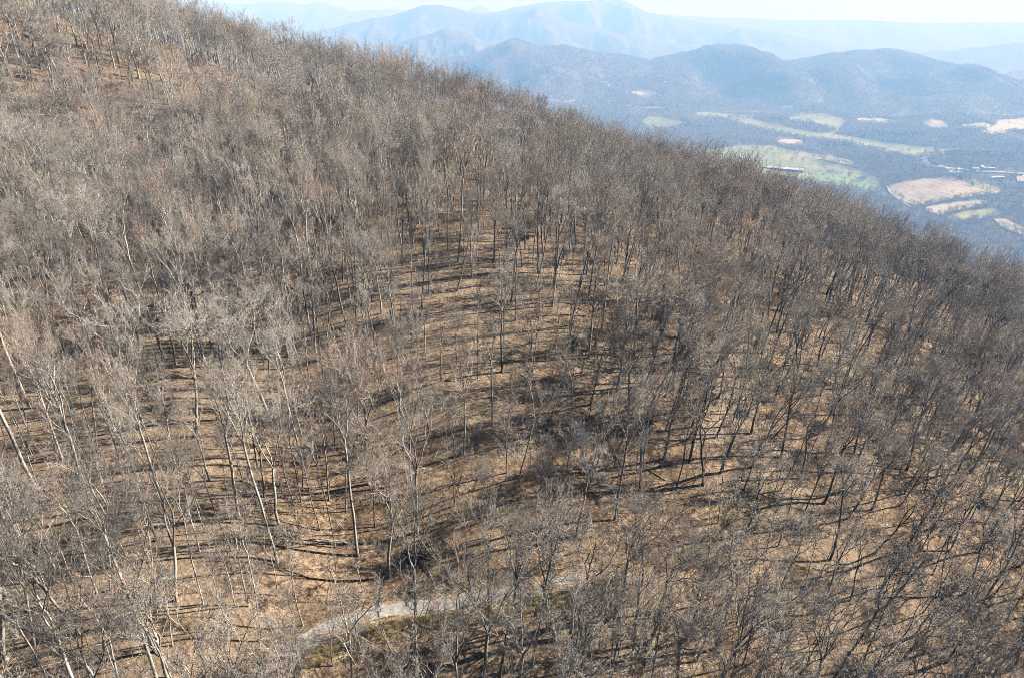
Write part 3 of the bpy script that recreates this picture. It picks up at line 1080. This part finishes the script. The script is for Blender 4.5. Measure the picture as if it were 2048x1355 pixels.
LOG_PX = [(430, 1128, 200), (868, 1165, 120), (1195, 470, 15), (1075, 640, 170), (1170, 800, 40), (1330, 960, 150), (1520, 1040, 20), (1610, 960, 140), (345, 1040, 170),
          (1480, 860, 130), (980, 560, 5), (770, 760, 30), (200, 740, 120), (1400, 700, 160), (1850, 1180, 80), (90, 1240, 30)]
logs = []
for k, (px_, py_, deg) in enumerate(LOG_PX):
    b = hit(px_, py_, ground_z)
    logs.append((px_, py_, b, R(deg), k))
for n_, (px_, py_, b, yaw, k) in enumerate(sorted(logs, key=lambda q: -q[1])):
    z, e = lay(b[0], b[1], yaw)
    root = bpy.data.objects.new("fallen_log", None)
    root.empty_display_size = 0.3
    COL.objects.link(root)
    root.location, root.rotation_euler = (b[0], b[1], z), e
    sc_ = 0.3 + 0.35 * ((k * 37) % 10) / 10
    root.scale = (sc_, sc_ * 1.1, sc_ * 1.1)
    tag(root, "grey fallen log lying in the leaves, %s fallen log up from the bottom" % (ORD + ["%s" % w for w in (
        "twenty-first", "twenty-second", "twenty-third", "twenty-fourth", "twenty-fifth", "twenty-sixth", "twenty-seventh", "twenty-eighth", "twenty-ninth", "thirtieth")])[n_],
        "log", "fallen logs on the slope")
    tr, st = LOGS[k % 3]
    t = link("trunk", tr, root)
    for q in st:
        link("branch_stub", q, t)

FALLEN = [(1545, 965, 35, "fallen tree with dark tangled crown among the leaning trees at right"), (70, 1120, 10, "fallen treetop in a dark tangle near the left edge"),
          (690, 1090, 200, "fallen treetop in the dark hollow above the track"), (1150, 620, 340, "fallen tree tangle on mid slope behind the clearing"),
          (1010, 445, 20, "fallen tree tangle on the upper slope"), (1420, 840, 150, "fallen treetop beside leaning trees right of centre")]
for k, (px_, py_, deg, lb) in enumerate(FALLEN):
    b = hit(px_, py_, ground_z)
    pr = FORK[k % 4]
    root = bpy.data.objects.new("fallen_tree", None)
    root.empty_display_size = 0.3
    COL.objects.link(root)
    yaw = R(deg)
    z, e = lay(b[0], b[1], yaw)
    root.location = (b[0], b[1], z + 0.5)
    root.rotation_euler = (e.to_matrix() @ mathutils.Euler((0, R(84), 0)).to_matrix()).to_euler()
    root.scale = (0.42, 0.42, 0.5)
    tag(root, lb, "fallen tree", "fallen trees")
    t = link("trunk", pr.trunk, root)
    for l in pr.limbs:
        link("limb", l, t)
    link("crown", pr.crown, root)

n = 14000
ux, uy = rng.uniform(-130, 130, n), rng.uniform(20, 230, n)
uz = ground_z(ux, uy)
a, b_, c = project(np.stack([ux, uy, uz], -1))
td, _ = seg_dist(ux, uy, TRACK)
ok = (a > -100) & (a < 2150) & (b_ < 1450) & (td > 2.2)
ux, uy, uz = ux[ok][:5500], uy[ok][:5500], uz[ok][:5500]
m = len(ux)
s = rng.uniform(0.1, 0.42, m)
scatter("dead_sticks", [l[0] for l in LOGS], np.stack([ux, uy, uz + 0.05], -1), np.stack([rng.normal(0, 0.1, m), rng.normal(0, 0.22, m), rng.uniform(0, 6.28, m)], -1),
        np.stack([s, s * 0.6, s * 0.6], -1), rng.integers(0, 3, m), "dead sticks strewn over the fallen leaves", "sticks")


# --- yellowed grass tufts along the track
def tuft(seed):
    g = np.random.default_rng(seed)
    k = 14
    az = g.uniform(0, 6.28, k)
    tilt = g.uniform(0.1, 0.7, k)
    d = np.stack([np.cos(az) * np.sin(tilt), np.sin(az) * np.sin(tilt), np.cos(tilt)], -1)
    P, Rr = grow(g.normal(0, 0.1, (k, 3)) * np.array([1, 1, 0]), d, g.uniform(0.25, 0.5, k), np.full(k, 0.012), np.full(k, 0.004), 3, 0.1, -0.15, g)
    return mesh_np("tuft", *tubes(P, Rr, 3, True), mats=[GRASS])


m = 2600
sa = rng.uniform(0, _cum[-1], m)
tx0, ty0 = np.interp(sa, _cum, TRACK[:, 0]), np.interp(sa, _cum, TRACK[:, 1])
i_ = np.clip(np.searchsorted(_cum, sa) - 1, 0, len(TRACK) - 2)
tang = unit(TRACK[i_ + 1, :2] - TRACK[i_, :2])
side = np.where(rng.uniform(0, 1, m) < 0.75, -1, 1) * rng.uniform(1.45, 3.4, m)
gx, gy = tx0 - tang[:, 1] * side, ty0 + tang[:, 0] * side
s = rng.uniform(0.5, 1.2, m)
scatter("verge_grass", [tuft(k) for k in range(3)], np.stack([gx, gy, ground_z(gx, gy) + 0.03], -1), np.stack([s * 0, s * 0, rng.uniform(0, 6.28, m)], -1),
        np.stack([s, s, s], -1), rng.integers(0, 3, m), "yellow green grass along the edges of the gravel track", "grass")

# ------------------------------------------------------------------ the valley: fields, roads, pond, farm and houses
def mat_field(name, stops, scale, stripe, ang):
    m, nt, b = new_mat(name)
    p = position(nt)
    n = noise_node(nt, p, scale, 7, 0.68)
    mp = nt.nodes.new("ShaderNodeMapping")
    mp.inputs["Rotation"].default_value = (0, 0, ang)
    nt.links.new(p, mp.inputs["Vector"])
    wv = nt.nodes.new("ShaderNodeTexWave")
    wv.inputs["Scale"].default_value = stripe
    wv.inputs["Distortion"].default_value = 6.0
    wv.inputs["Detail"].default_value = 3.0
    wv.inputs["Detail Scale"].default_value = 0.4
    nt.links.new(mp.outputs[0], wv.inputs["Vector"])
    c = ramp(nt, n, stops)
    c = mix(nt, 1.0, c, ramp(nt, wv.outputs["Fac"], [(0.0, (0.90, 0.89, 0.88)), (1.0, (1.06, 1.06, 1.06))]), 'MULTIPLY')
    nt.links.new(c, b.inputs["Base Color"])
    return m


FIELD_G = mat_field("winter_pasture", [(0.35, (0.20, 0.23, 0.09)), (0.5, (0.31, 0.33, 0.14)), (0.66, (0.46, 0.42, 0.25))], 0.006, 0.006, 0.5)
FIELD_B = mat_field("bright_pasture", [(0.35, (0.17, 0.28, 0.08)), (0.6, (0.27, 0.39, 0.13))], 0.01, 0.008, 0.3)
FIELD_T = mat_field("dry_field", [(0.32, (0.26, 0.215, 0.15)), (0.5, (0.43, 0.365, 0.26)), (0.68, (0.60, 0.53, 0.39))], 0.007, 0.007, -0.2)
FIELD_P = mat_field("pale_stubble", [(0.35, (0.42, 0.39, 0.26)), (0.65, (0.62, 0.57, 0.42))], 0.005, 0.006, 0.1)
LOT = mat_simple("bare_lot", [(0.4, (0.45, 0.36, 0.31)), (0.6, (0.62, 0.54, 0.48))], 0.05, 5, bump_s=0)
ROAD = mat_simple("pale_road", [(0.4, (0.50, 0.48, 0.46)), (0.6, (0.62, 0.60, 0.58))], 0.05, 3, bump_s=0)
WHITE = mat_simple("white_paint", [(0.3, (0.72, 0.72, 0.70)), (0.7, (0.82, 0.82, 0.80))], 0.3, 3, bump_s=0)
TIN = mat_simple("tin_roof", [(0.3, (0.66, 0.68, 0.70)), (0.7, (0.80, 0.81, 0.82))], 0.1, 3, rough=0.5, bump_s=0, spec=0.4)
SLATE = mat_simple("dark_roof", [(0.3, (0.10, 0.10, 0.11)), (0.7, (0.18, 0.17, 0.17))], 0.3, 3, bump_s=0)
WALLG = mat_simple("dark_boarding", [(0.3, (0.07, 0.065, 0.065)), (0.7, (0.12, 0.11, 0.11))], 0.2, 3, bump_s=0)


def vhit(px_, py_):
    return hit(px_, py_, valley_z, 700.0, 18000.0)


FIELDS = [
    ("pasture", FIELD_G, [(1400, 304), (1440, 297), (1500, 300), (1560, 306), (1640, 322), (1700, 336), (1745, 356), (1764, 374), (1750, 388), (1690, 378), (1600, 362), (1480, 352), (1400, 340)]),
    ("pasture", FIELD_G, [(1455, 239), (1478, 236), (1510, 241), (1590, 259), (1660, 268), (1700, 274), (1790, 290), (1868, 297), (1876, 309), (1800, 306), (1745, 297), (1690, 285),
                          (1630, 280), (1590, 272), (1520, 258), (1475, 246)]),
    ("pasture", FIELD_G, [(1560, 238), (1600, 231), (1645, 229), (1680, 236), (1696, 247), (1672, 260), (1650, 255), (1625, 246), (1580, 244)]),
    ("field", FIELD_T, [(1840, 248), (1863, 240), (1880, 242), (1902, 254), (1893, 260), (1858, 260)]),
    ("field", FIELD_P, [(1960, 264), (1985, 247), (2010, 240), (2060, 234), (2120, 240), (2060, 256), (2020, 266), (1985, 271)]),
    ("field", FIELD_P, [(1918, 250), (1935, 250), (1990, 252), (1980, 257), (1925, 255)]),
    ("pasture", FIELD_G, [(1430, 300), (1478, 293), (1548, 293), (1590, 304), (1640, 314), (1636, 322), (1610, 326), (1570, 323), (1500, 322), (1430, 314)]),
    ("pasture", FIELD_G, [(1648, 327), (1680, 330), (1715, 340), (1745, 353), (1772, 369), (1740, 366), (1690, 354), (1650, 346)]),
    ("pasture", FIELD_B, [(1605, 345), (1650, 347), (1690, 355), (1740, 367), (1766, 372), (1758, 382), (1715, 379), (1660, 366)]),
    ("field", FIELD_T, [(1772, 374), (1808, 365), (1850, 358), (1890, 357), (1930, 362), (1975, 374), (2012, 384), (1990, 390), (1920, 398), (1830, 412), (1805, 405), (1785, 386)]),
    ("field", FIELD_P, [(1845, 417), (1890, 408), (1960, 402), (1985, 404), (1960, 415), (1915, 422), (1880, 432), (1860, 428)]),
    ("field", FIELD_P, [(1985, 438), (2010, 440), (2060, 462), (2045, 472), (2005, 458)]),
    ("pasture", FIELD_G, [(1278, 244), (1300, 235), (1316, 235), (1345, 241), (1374, 246), (1340, 256), (1295, 258)]),
    ("field", FIELD_P, [(1250, 184), (1275, 180), (1315, 188), (1300, 195), (1265, 188)]),
    ("field", FIELD_T, [(1558, 216), (1570, 211), (1588, 213), (1585, 219), (1566, 220)]),
    ("pasture", FIELD_G, [(1700, 276), (1760, 284), (1850, 297), (1905, 300), (1925, 296), (1918, 303), (1880, 311), (1830, 316), (1770, 305), (1720, 293)]),
    ("field", FIELD_P, [(1590, 300), (1640, 312), (1700, 322), (1722, 336), (1690, 330), (1640, 320), (1600, 314)]),
    ("pasture", FIELD_G, [(1890, 436), (1930, 424), (1985, 418), (2010, 428), (1960, 440), (1915, 446)]),
    ("pasture", FIELD_G, [(1380, 226), (1440, 228), (1500, 232), (1540, 238), (1500, 240), (1430, 236), (1390, 232)]),
    ("field", FIELD_P, [(1700, 236), (1760, 238), (1800, 243), (1770, 248), (1720, 246)]),
    ("pasture", FIELD_G, [(1930, 364), (1945, 361), (1980, 372), (2014, 384), (1980, 384), (1950, 378)]),
    ("bare_lot", LOT, [(1545, 284), (1570, 279), (1602, 281), (1606, 288), (1585, 294), (1562, 292)]),
    ("bare_lot", LOT, [(1840, 325), (1850, 319), (1862, 330), (1875, 336), (1852, 336)]),
    ("bare_lot", LOT, [(1880, 337), (1905, 338), (1925, 347), (1900, 345)]),
    ("bare_lot", LOT, [(1945, 337), (1962, 336), (1972, 345), (1955, 348)]),
    ("bare_lot", LOT, [(2030, 352), (2060, 345), (2075, 365), (2035, 365)]),
]
import bmesh
field_polys = []
for k, (nm, mat, poly) in enumerate(FIELDS):
    w3 = [vhit(*p) for p in poly]
    w2 = [(p[0], p[1]) for p in w3 if p is not None]
    field_polys.append(w2)
    P2 = np.array(w2)
    lo, hi = P2.min(0), P2.max(0)
    bm = bmesh.new()
    f = bm.faces.new([bm.verts.new((x, y, 0)) for x, y in w2])
    # cut into a fine net so that it follows the lie of the land
    for ax in (0, 1):
        c0 = lo[ax] + 20
        while c0 < hi[ax]:
            no = (1, 0, 0) if ax == 0 else (0, 1, 0)
            co = (c0, 0, 0) if ax == 0 else (0, c0, 0)
            bmesh.ops.bisect_plane(bm, geom=bm.verts[:] + bm.edges[:] + bm.faces[:], plane_co=co, plane_no=no)
            c0 += 40
    bmesh.ops.triangulate(bm, faces=bm.faces[:])
    V = np.array([v.co[:] for v in bm.verts])
    Z = valley_z(V[:, 0], V[:, 1]) + 4.0 + 0.03 * k
    for v, z in zip(bm.verts, Z):
        v.co.z = z
    bmesh.ops.recalc_face_normals(bm, faces=bm.faces[:])
    me = bpy.data.meshes.new(nm)
    bm.to_mesh(me)
    bm.free()
    for pl in me.polygons:
        pl.use_smooth = True
    me.materials.append(mat)
    tag(link(nm, me), kind="structure")

ROADS = [("road", [(1130, 207), (1200, 213), (1300, 217), (1400, 221), (1520, 225), (1640, 229), (1800, 232), (2060, 228)], 9.0),
         ("road", [(1640, 275), (1668, 266), (1676, 262), (1672, 256)], 5.0), ("road", [(1605, 293), (1640, 306), (1668, 317), (1690, 322), (1700, 330)], 4.0),
         ("road", [(1772, 373), (1780, 386), (1800, 403), (1822, 416)], 5.0), ("road", [(1790, 398), (1880, 395), (1960, 391), (2010, 386)], 4.0),
         ("road", [(1840, 330), (1900, 338), (1960, 345), (2060, 352)], 7.0), ("road", [(1545, 279), (1580, 277), (1620, 279), (1650, 275)], 4.0),
         ("road", [(1100, 201), (1135, 205), (1165, 204)], 9.0)]
road_lines = []
for nm, pts_, wd in ROADS:
    L = np.array([vhit(*p) for p in pts_])
    road_lines.append(L)
    cu = np.r_[0, np.cumsum(np.hypot(*np.diff(L[:, :2], axis=0).T))]
    n_ = max(4, int(cu[-1] / 12))
    s_ = np.linspace(0, cu[-1], n_)
    x, y = np.interp(s_, cu, L[:, 0]), np.interp(s_, cu, L[:, 1])
    tx1, ty1 = np.gradient(x), np.gradient(y)
    LL = np.hypot(tx1, ty1)
    cols = []
    for u in (-1, 0, 1):
        X, Y = x - ty1 / LL * u * wd * 0.9, y + tx1 / LL * u * wd * 0.9
        cols.append(np.stack([X, Y, valley_z(X, Y) + 5.4], -1))
    v = np.stack(cols, 1)
    ix = np.arange(n_ * 3).reshape(n_, 3)
    q = np.stack([ix[:-1, :-1], ix[:-1, 1:], ix[1:, 1:], ix[1:, :-1]], -1).reshape(-1, 4)
    tag(link(nm, mesh_np(nm, v, q, mats=[ROAD])), kind="structure")

# pond
WATER, nt, b = new_mat("pond_water", 0.05, 0.5)
b.inputs["Base Color"].default_value = (0.10, 0.12, 0.12, 1)
pp = [vhit(*p) for p in [(1737, 386), (1752, 384), (1768, 386), (1780, 392), (1786, 398), (1772, 398), (1755, 394)]]
zz = max(p[2] for p in pp) + 3.0
v = [(p[0], p[1], zz) for p in pp]
me = bpy.data.meshes.new("pond")
me.from_pydata(v, [], [list(range(len(v)))])
me.materials.append(WATER)
tag(link("pond", me), kind="structure")
field_polys.append([(p[0], p[1]) for p in pp])


def building(name, label, cat, a, b, width, wall_h, roof_h, wall_mat, roof_mat, group=None):
    """gabled building whose long axis runs from a to b"""
    a, b = np.array(a[:2]), np.array(b[:2])
    L = float(np.hypot(*(b - a)))
    yaw = math.atan2(b[1] - a[1], b[0] - a[0])
    c = (a + b) / 2
    z = float(valley_z(np.array([c[0]]), np.array([c[1]]))[0]) + 4.4
    root = bpy.data.objects.new(name, None)
    COL.objects.link(root)
    root.location, root.rotation_euler = (c[0], c[1], z), (0, 0, yaw)
    tag(root, label, cat, group)
    l, w = L / 2, width / 2
    vv = [(-l, -w, -3), (l, -w, -3), (l, w, -3), (-l, w, -3), (-l, -w, wall_h), (l, -w, wall_h), (l, w, wall_h), (-l, w, wall_h), (-l, 0, wall_h + roof_h - .05), (l, 0, wall_h + roof_h - .05)]
    qq = [(0, 1, 5, 4), (2, 3, 7, 6)]
    tt = [(1, 2, 5), (2, 6, 5), (5, 6, 9), (3, 0, 4), (3, 4, 7), (7, 4, 8)]
    wall = link("wall", mesh_np("wall", vv, qq, tt, [wall_mat], False), root)
    o = 0.5
    l2, w2, zr = l + o, w + o, wall_h - o * roof_h / w
    vv = []
    for dz in (0.0, 0.25):
        vv += [(-l2, -w2, zr + dz + .03), (l2, -w2, zr + dz + .03), (l2, 0, wall_h + roof_h + dz), (-l2, 0, wall_h + roof_h + dz), (l2, w2, zr + dz + .03), (-l2, w2, zr + dz + .03)]
    qq = [(0, 3, 2, 1), (3, 5, 4, 2), (6, 7, 8, 9), (9, 8, 10, 11), (0, 1, 7, 6), (5, 11, 10, 4), (1, 2, 8, 7), (2, 4, 10, 8), (3, 0, 6, 9), (5, 3, 9, 11)]
    link("roof", mesh_np("roof", vv, qq, None, [roof_mat], False), root)
    return wall, l, w, wall_h


r_, l, w, h = building("long_barn", "long white roofed barn in the valley behind the treetops", "barn", vhit(1524, 336), vhit(1606, 347), 46, 10.0, 3.5, WALLG, TIN)
for k in range(12):
    x = -l + (k + 0.5) * 2 * l / 12
    vv = [(x - 2.5, -w - 0.06, 1), (x + 2.5, -w - 0.06, 1), (x + 2.5, -w - 0.06, 4.5), (x - 2.5, -w - 0.06, 4.5), (x - 2.5, -w + .1, 1), (x + 2.5, -w + .1, 1), (x + 2.5, -w + .1, 4.5), (x - 2.5, -w + .1, 4.5)]
    link("vent_panel", mesh_np("vent_panel", vv, [(0, 1, 2, 3), (4, 5, 1, 0), (3, 2, 6, 7), (0, 3, 7, 4), (1, 5, 6, 2)], None, [SLATE], False), r_)

HOUSES = [
    (1585, 271, 20, 0, 'w', "small white house on the farm lane, leftmost of the farmstead"), (1598, 278, 34, 5, 't', "long white shed of the farmstead beside the bare lot"),
    (1611, 275, 16, 40, 'w', "small white farm building just right of the long shed"), (1658, 288, 18, 20, 'd', "dark roofed house below the pasture, left one of the pair"),
    (1671, 290, 16, -20, 'w', "white house below the pasture, right one of the pair"), (1714, 294, 16, 30, 'd', "house among trees under the long green pasture"),
    (1845, 321, 26, 20, 't', "pale building at the left end of the settlement"), (1853, 318, 16, -10, 'w', "small white house at the upper left of the settlement"),
    (1868, 328, 18, 15, 'd', "dark roofed house near the left of the settlement"), (1880, 337, 22, 0, 'w', "white building beside the settlement road, left of the middle"),
    (1895, 341, 26, 10, 't', "pale shed in the middle of the settlement"), (1904, 349, 32, -12, 't', "long pale shed below the settlement road"),
    (1915, 342, 18, 30, 'w', "white house in the middle of the settlement right of the shed"), (1932, 333, 18, 0, 'd', "dark roofed house on the upper side of the settlement"),
    (1950, 341, 26, -5, 't', "pale building on the bare lot of the settlement"), (1962, 337, 18, 25, 'w', "white house right of the bare lot in the settlement"),
    (1976, 340, 46, -8, 't', "longest bluish metal roof of the settlement"), (1985, 359, 20, 10, 'w', "white house at the lower right of the settlement"),
    (1998, 358, 34, -6, 't', "long white roof at the lower right of the settlement"), (2036, 351, 30, 0, 't', "pale building at the right edge of the picture"),
    (1795, 269, 16, 0, 'w', "lone white house in woods above the long pasture"), (1845, 265, 18, 20, 'w', "white house just below the small dry field"),
    (1966, 218, 18, 0, 'w', "lone white house at the foot of the right hill"), (1211, 166, 18, 0, 'w', "upper white house on the near hillside left of the pale field"),
    (1216, 172, 16, 30, 'w', "lower white house on the near hillside left of the pale field"), (1330, 166, 24, 0, 't', "pale building above the pale hillside field"),
    (1252, 177, 20, -20, 'd', "dark roofed house beside the pale hillside field"), (1318, 192, 18, 10, 'w', "white house at the right tip of the pale hillside field"),
]
house_xy = []
for px_, py_, size, deg, st, lb in HOUSES:
    c = vhit(px_, py_)
    if c is None:
        continue
    u = np.array([math.cos(R(deg)), math.sin(R(deg))]) * size * 0.6
    house_xy.append(c[:2])
    building("shed" if st == 't' else "house", lb, "building", c[:2] - u, c[:2] + u, size * 0.75 if st != 't' else 17, 6.5, 3.4, WHITE, {'w': TIN, 't': TIN, 'd': SLATE}[st], "valley buildings")
house_xy = np.array(house_xy)


# --- woods of the valley and of the hills behind it
def conifer(seed, H=15.0):
    g = np.random.default_rng(seed)
    P, Rr = grow(np.array([[0, 0, -.5]]), np.array([[0, 0, 1.0]]), np.array([H + .5]), np.array([0.2]), np.array([0.02]), 8, 0.01, 0.05, g)
    p, d, t, rad = sprout(P, Rr, 46, 0.12, 0.99, 1.3, 1.7, g)
    l1 = (1.05 - t) * H * 0.26 * g.uniform(0.7, 1.15, len(p)) + 0.3
    P1, R1 = grow(p, d, l1, np.full(len(p), 0.04), np.full(len(p), 0.015), 4, 0.06, 0.02, g)
    p, d, t, rad = sprout(P1, R1, 14, 0.15, 1.0, 0.5, 1.1, g)
    P2, R2 = grow(p, d, g.uniform(0.4, 0.9, len(p)), np.full(len(p), 0.11), np.full(len(p), 0.03), 2, 0.1, 0.0, g)
    return tubes(P, Rr, 6), join([tubes(P1, R1, 4, True), tubes(P2, R2, 4, True)])


NEEDLE = mat_twig("needles", [(0.0, (0.035, 0.055, 0.03)), (0.5, (0.05, 0.075, 0.035)), (1.0, (0.07, 0.085, 0.045))])
ct, cc_ = conifer(3)
pine_t, pine_c = mesh_np("pine_trunk", *ct, mats=[BARK]), mesh_np("pine_crown", *cc_, mats=[NEEDLE], smooth_shade=False)
pj = join([ct, cc_])
pine_whole = mesh_np("pine_whole", *pj, mats=[NEEDLE])
for px_, py_, dist, hgt, lb in ((1168, 262, 300, 13, "small dark green pine poking above the bare treetops on the skyline"),
                                (1040, 470, 150, 5, "low dark evergreen among bare trees on the upper slope")):
    d = ray(px_, py_)
    x, y = d[0] * dist, d[1] * dist
    z = float(ground_z(np.array([x]), np.array([y]))[0])
    root = bpy.data.objects.new("pine_tree", None)
    COL.objects.link(root)
    root.location = (x, y, z)
    k = (max(hgt, (d[2] * dist - z) + 4) if dist > 200 else hgt) / 15.0
    root.scale = (k, k, k)
    tag(root, lb, "tree")
    link("trunk", pine_t, root)
    link("crown", pine_c, root)

n = 190000
# spread evenly over the ground that the valley view takes in
ang = rng.uniform(R(-14), R(44), n)
rad = np.sqrt(rng.uniform(420 ** 2, 9300 ** 2, n))
fx, fy = rad * np.sin(ang), rad * np.cos(ang)
fz = valley_z(fx, fy)
a, b_, c = project(np.stack([fx, fy, fz + 10], -1))
ok = (a > 740) & (a < 2150) & (b_ < 700) & (near_weight(fx, fy) < 0.5)
thin = 0.5 + fbm(fx / 270, fy / 270, 3, 88)
ok &= rng.uniform(0, 1, n) < np.where(rad > 6000, 0.8, 1.0) * np.clip(0.25 + 1.6 * thin, 0.12, 1)
for poly in field_polys:
    ok &= ~point_in(poly, fx, fy)
for L in road_lines:
    dd, _ = seg_dist(fx, fy, L)
    ok &= dd > 22
for h_ in house_xy:
    ok &= (fx - h_[0]) ** 2 + (fy - h_[1]) ** 2 > 26 ** 2
dd, _ = seg_dist(fx, fy, np.array([vhit(1515, 345), vhit(1612, 356)]))
ok &= dd > 68
fx, fy, fz = fx[ok], fy[ok], fz[ok]
hx, hy = [], []
for poly in field_polys:
    for (xa, ya), (xb, yb) in zip(poly, poly[1:] + poly[:1]):
        L = math.hypot(xb - xa, yb - ya)
        k = int(L / 17)
        if k < 1 or rng.uniform() < 0.35:
            continue
        t = rng.uniform(0, 1, k)
        hx += list(xa + (xb - xa) * t + rng.normal(0, 5, k))
        hy += list(ya + (yb - ya) * t + rng.normal(0, 5, k))
for poly in field_polys[:14]:                       # a few lone trees in the fields
    c = np.mean(poly, 0)
    for _ in range(4):
        q = np.array(poly[rng.integers(0, len(poly))])
        q = c + (q - c) * rng.uniform(0.1, 0.8)
        hx.append(q[0])
        hy.append(q[1])
fx, fy = np.r_[fx, hx], np.r_[fy, hy]
fz = valley_z(fx, fy)
m = len(fx)
print("valley trees", m)
ever = (fbm(fx / 410 + 5, fy / 410, 2, 99) > 0.33) & (rng.uniform(0, 1, m) < 0.6)
pick = np.where(ever, 3, rng.integers(0, 3, m))
s = rng.uniform(1.1, 1.9, m)
scatter("valley_woodland", [q.whole for q in FARTREE] + [pine_whole], np.stack([fx, fy, fz], -1), np.stack([s * 0, s * 0, rng.uniform(0, 6.28, m)], -1),
        np.stack([s * 1.1, s * 1.1, s], -1), pick, "hazy bare woods covering the valley and hills", "woodland")

# ------------------------------------------------------------------ the haze
m = bpy.data.materials.new("haze")
m.use_nodes = True
nt = m.node_tree
nt.nodes.clear()
out = nt.nodes.new("ShaderNodeOutputMaterial")
pv = nt.nodes.new("ShaderNodeVolumePrincipled")
pv.inputs["Color"].default_value = (*HAZE_COLOR, 1)
pv.inputs["Density"].default_value = HAZE_DENSITY
pv.inputs["Density Attribute"].default_value = ""
pv.inputs["Temperature Attribute"].default_value = ""
pv.inputs["Absorption Color"].default_value = (0.80, 0.66, 0.2, 1)
pv.inputs["Anisotropy"].default_value = 0.0
nt.links.new(pv.outputs[0], out.inputs["Volume"])
x0, x1, y0, y1, z0, z1 = -33000, 33000, -33000, 33000, VALLEY - 110, 420
v = [(x, y, z) for z in (z0, z1) for y in (y0, y1) for x in (x0, x1)]
q = [(0, 2, 3, 1), (4, 5, 7, 6), (0, 1, 5, 4), (2, 6, 7, 3), (0, 4, 6, 2), (1, 3, 7, 5)]
tag(link("haze", mesh_np("haze", v, q, mats=[m], smooth_shade=False)), "pale blue haze lying over valley and ridges", "haze", None, "stuff")
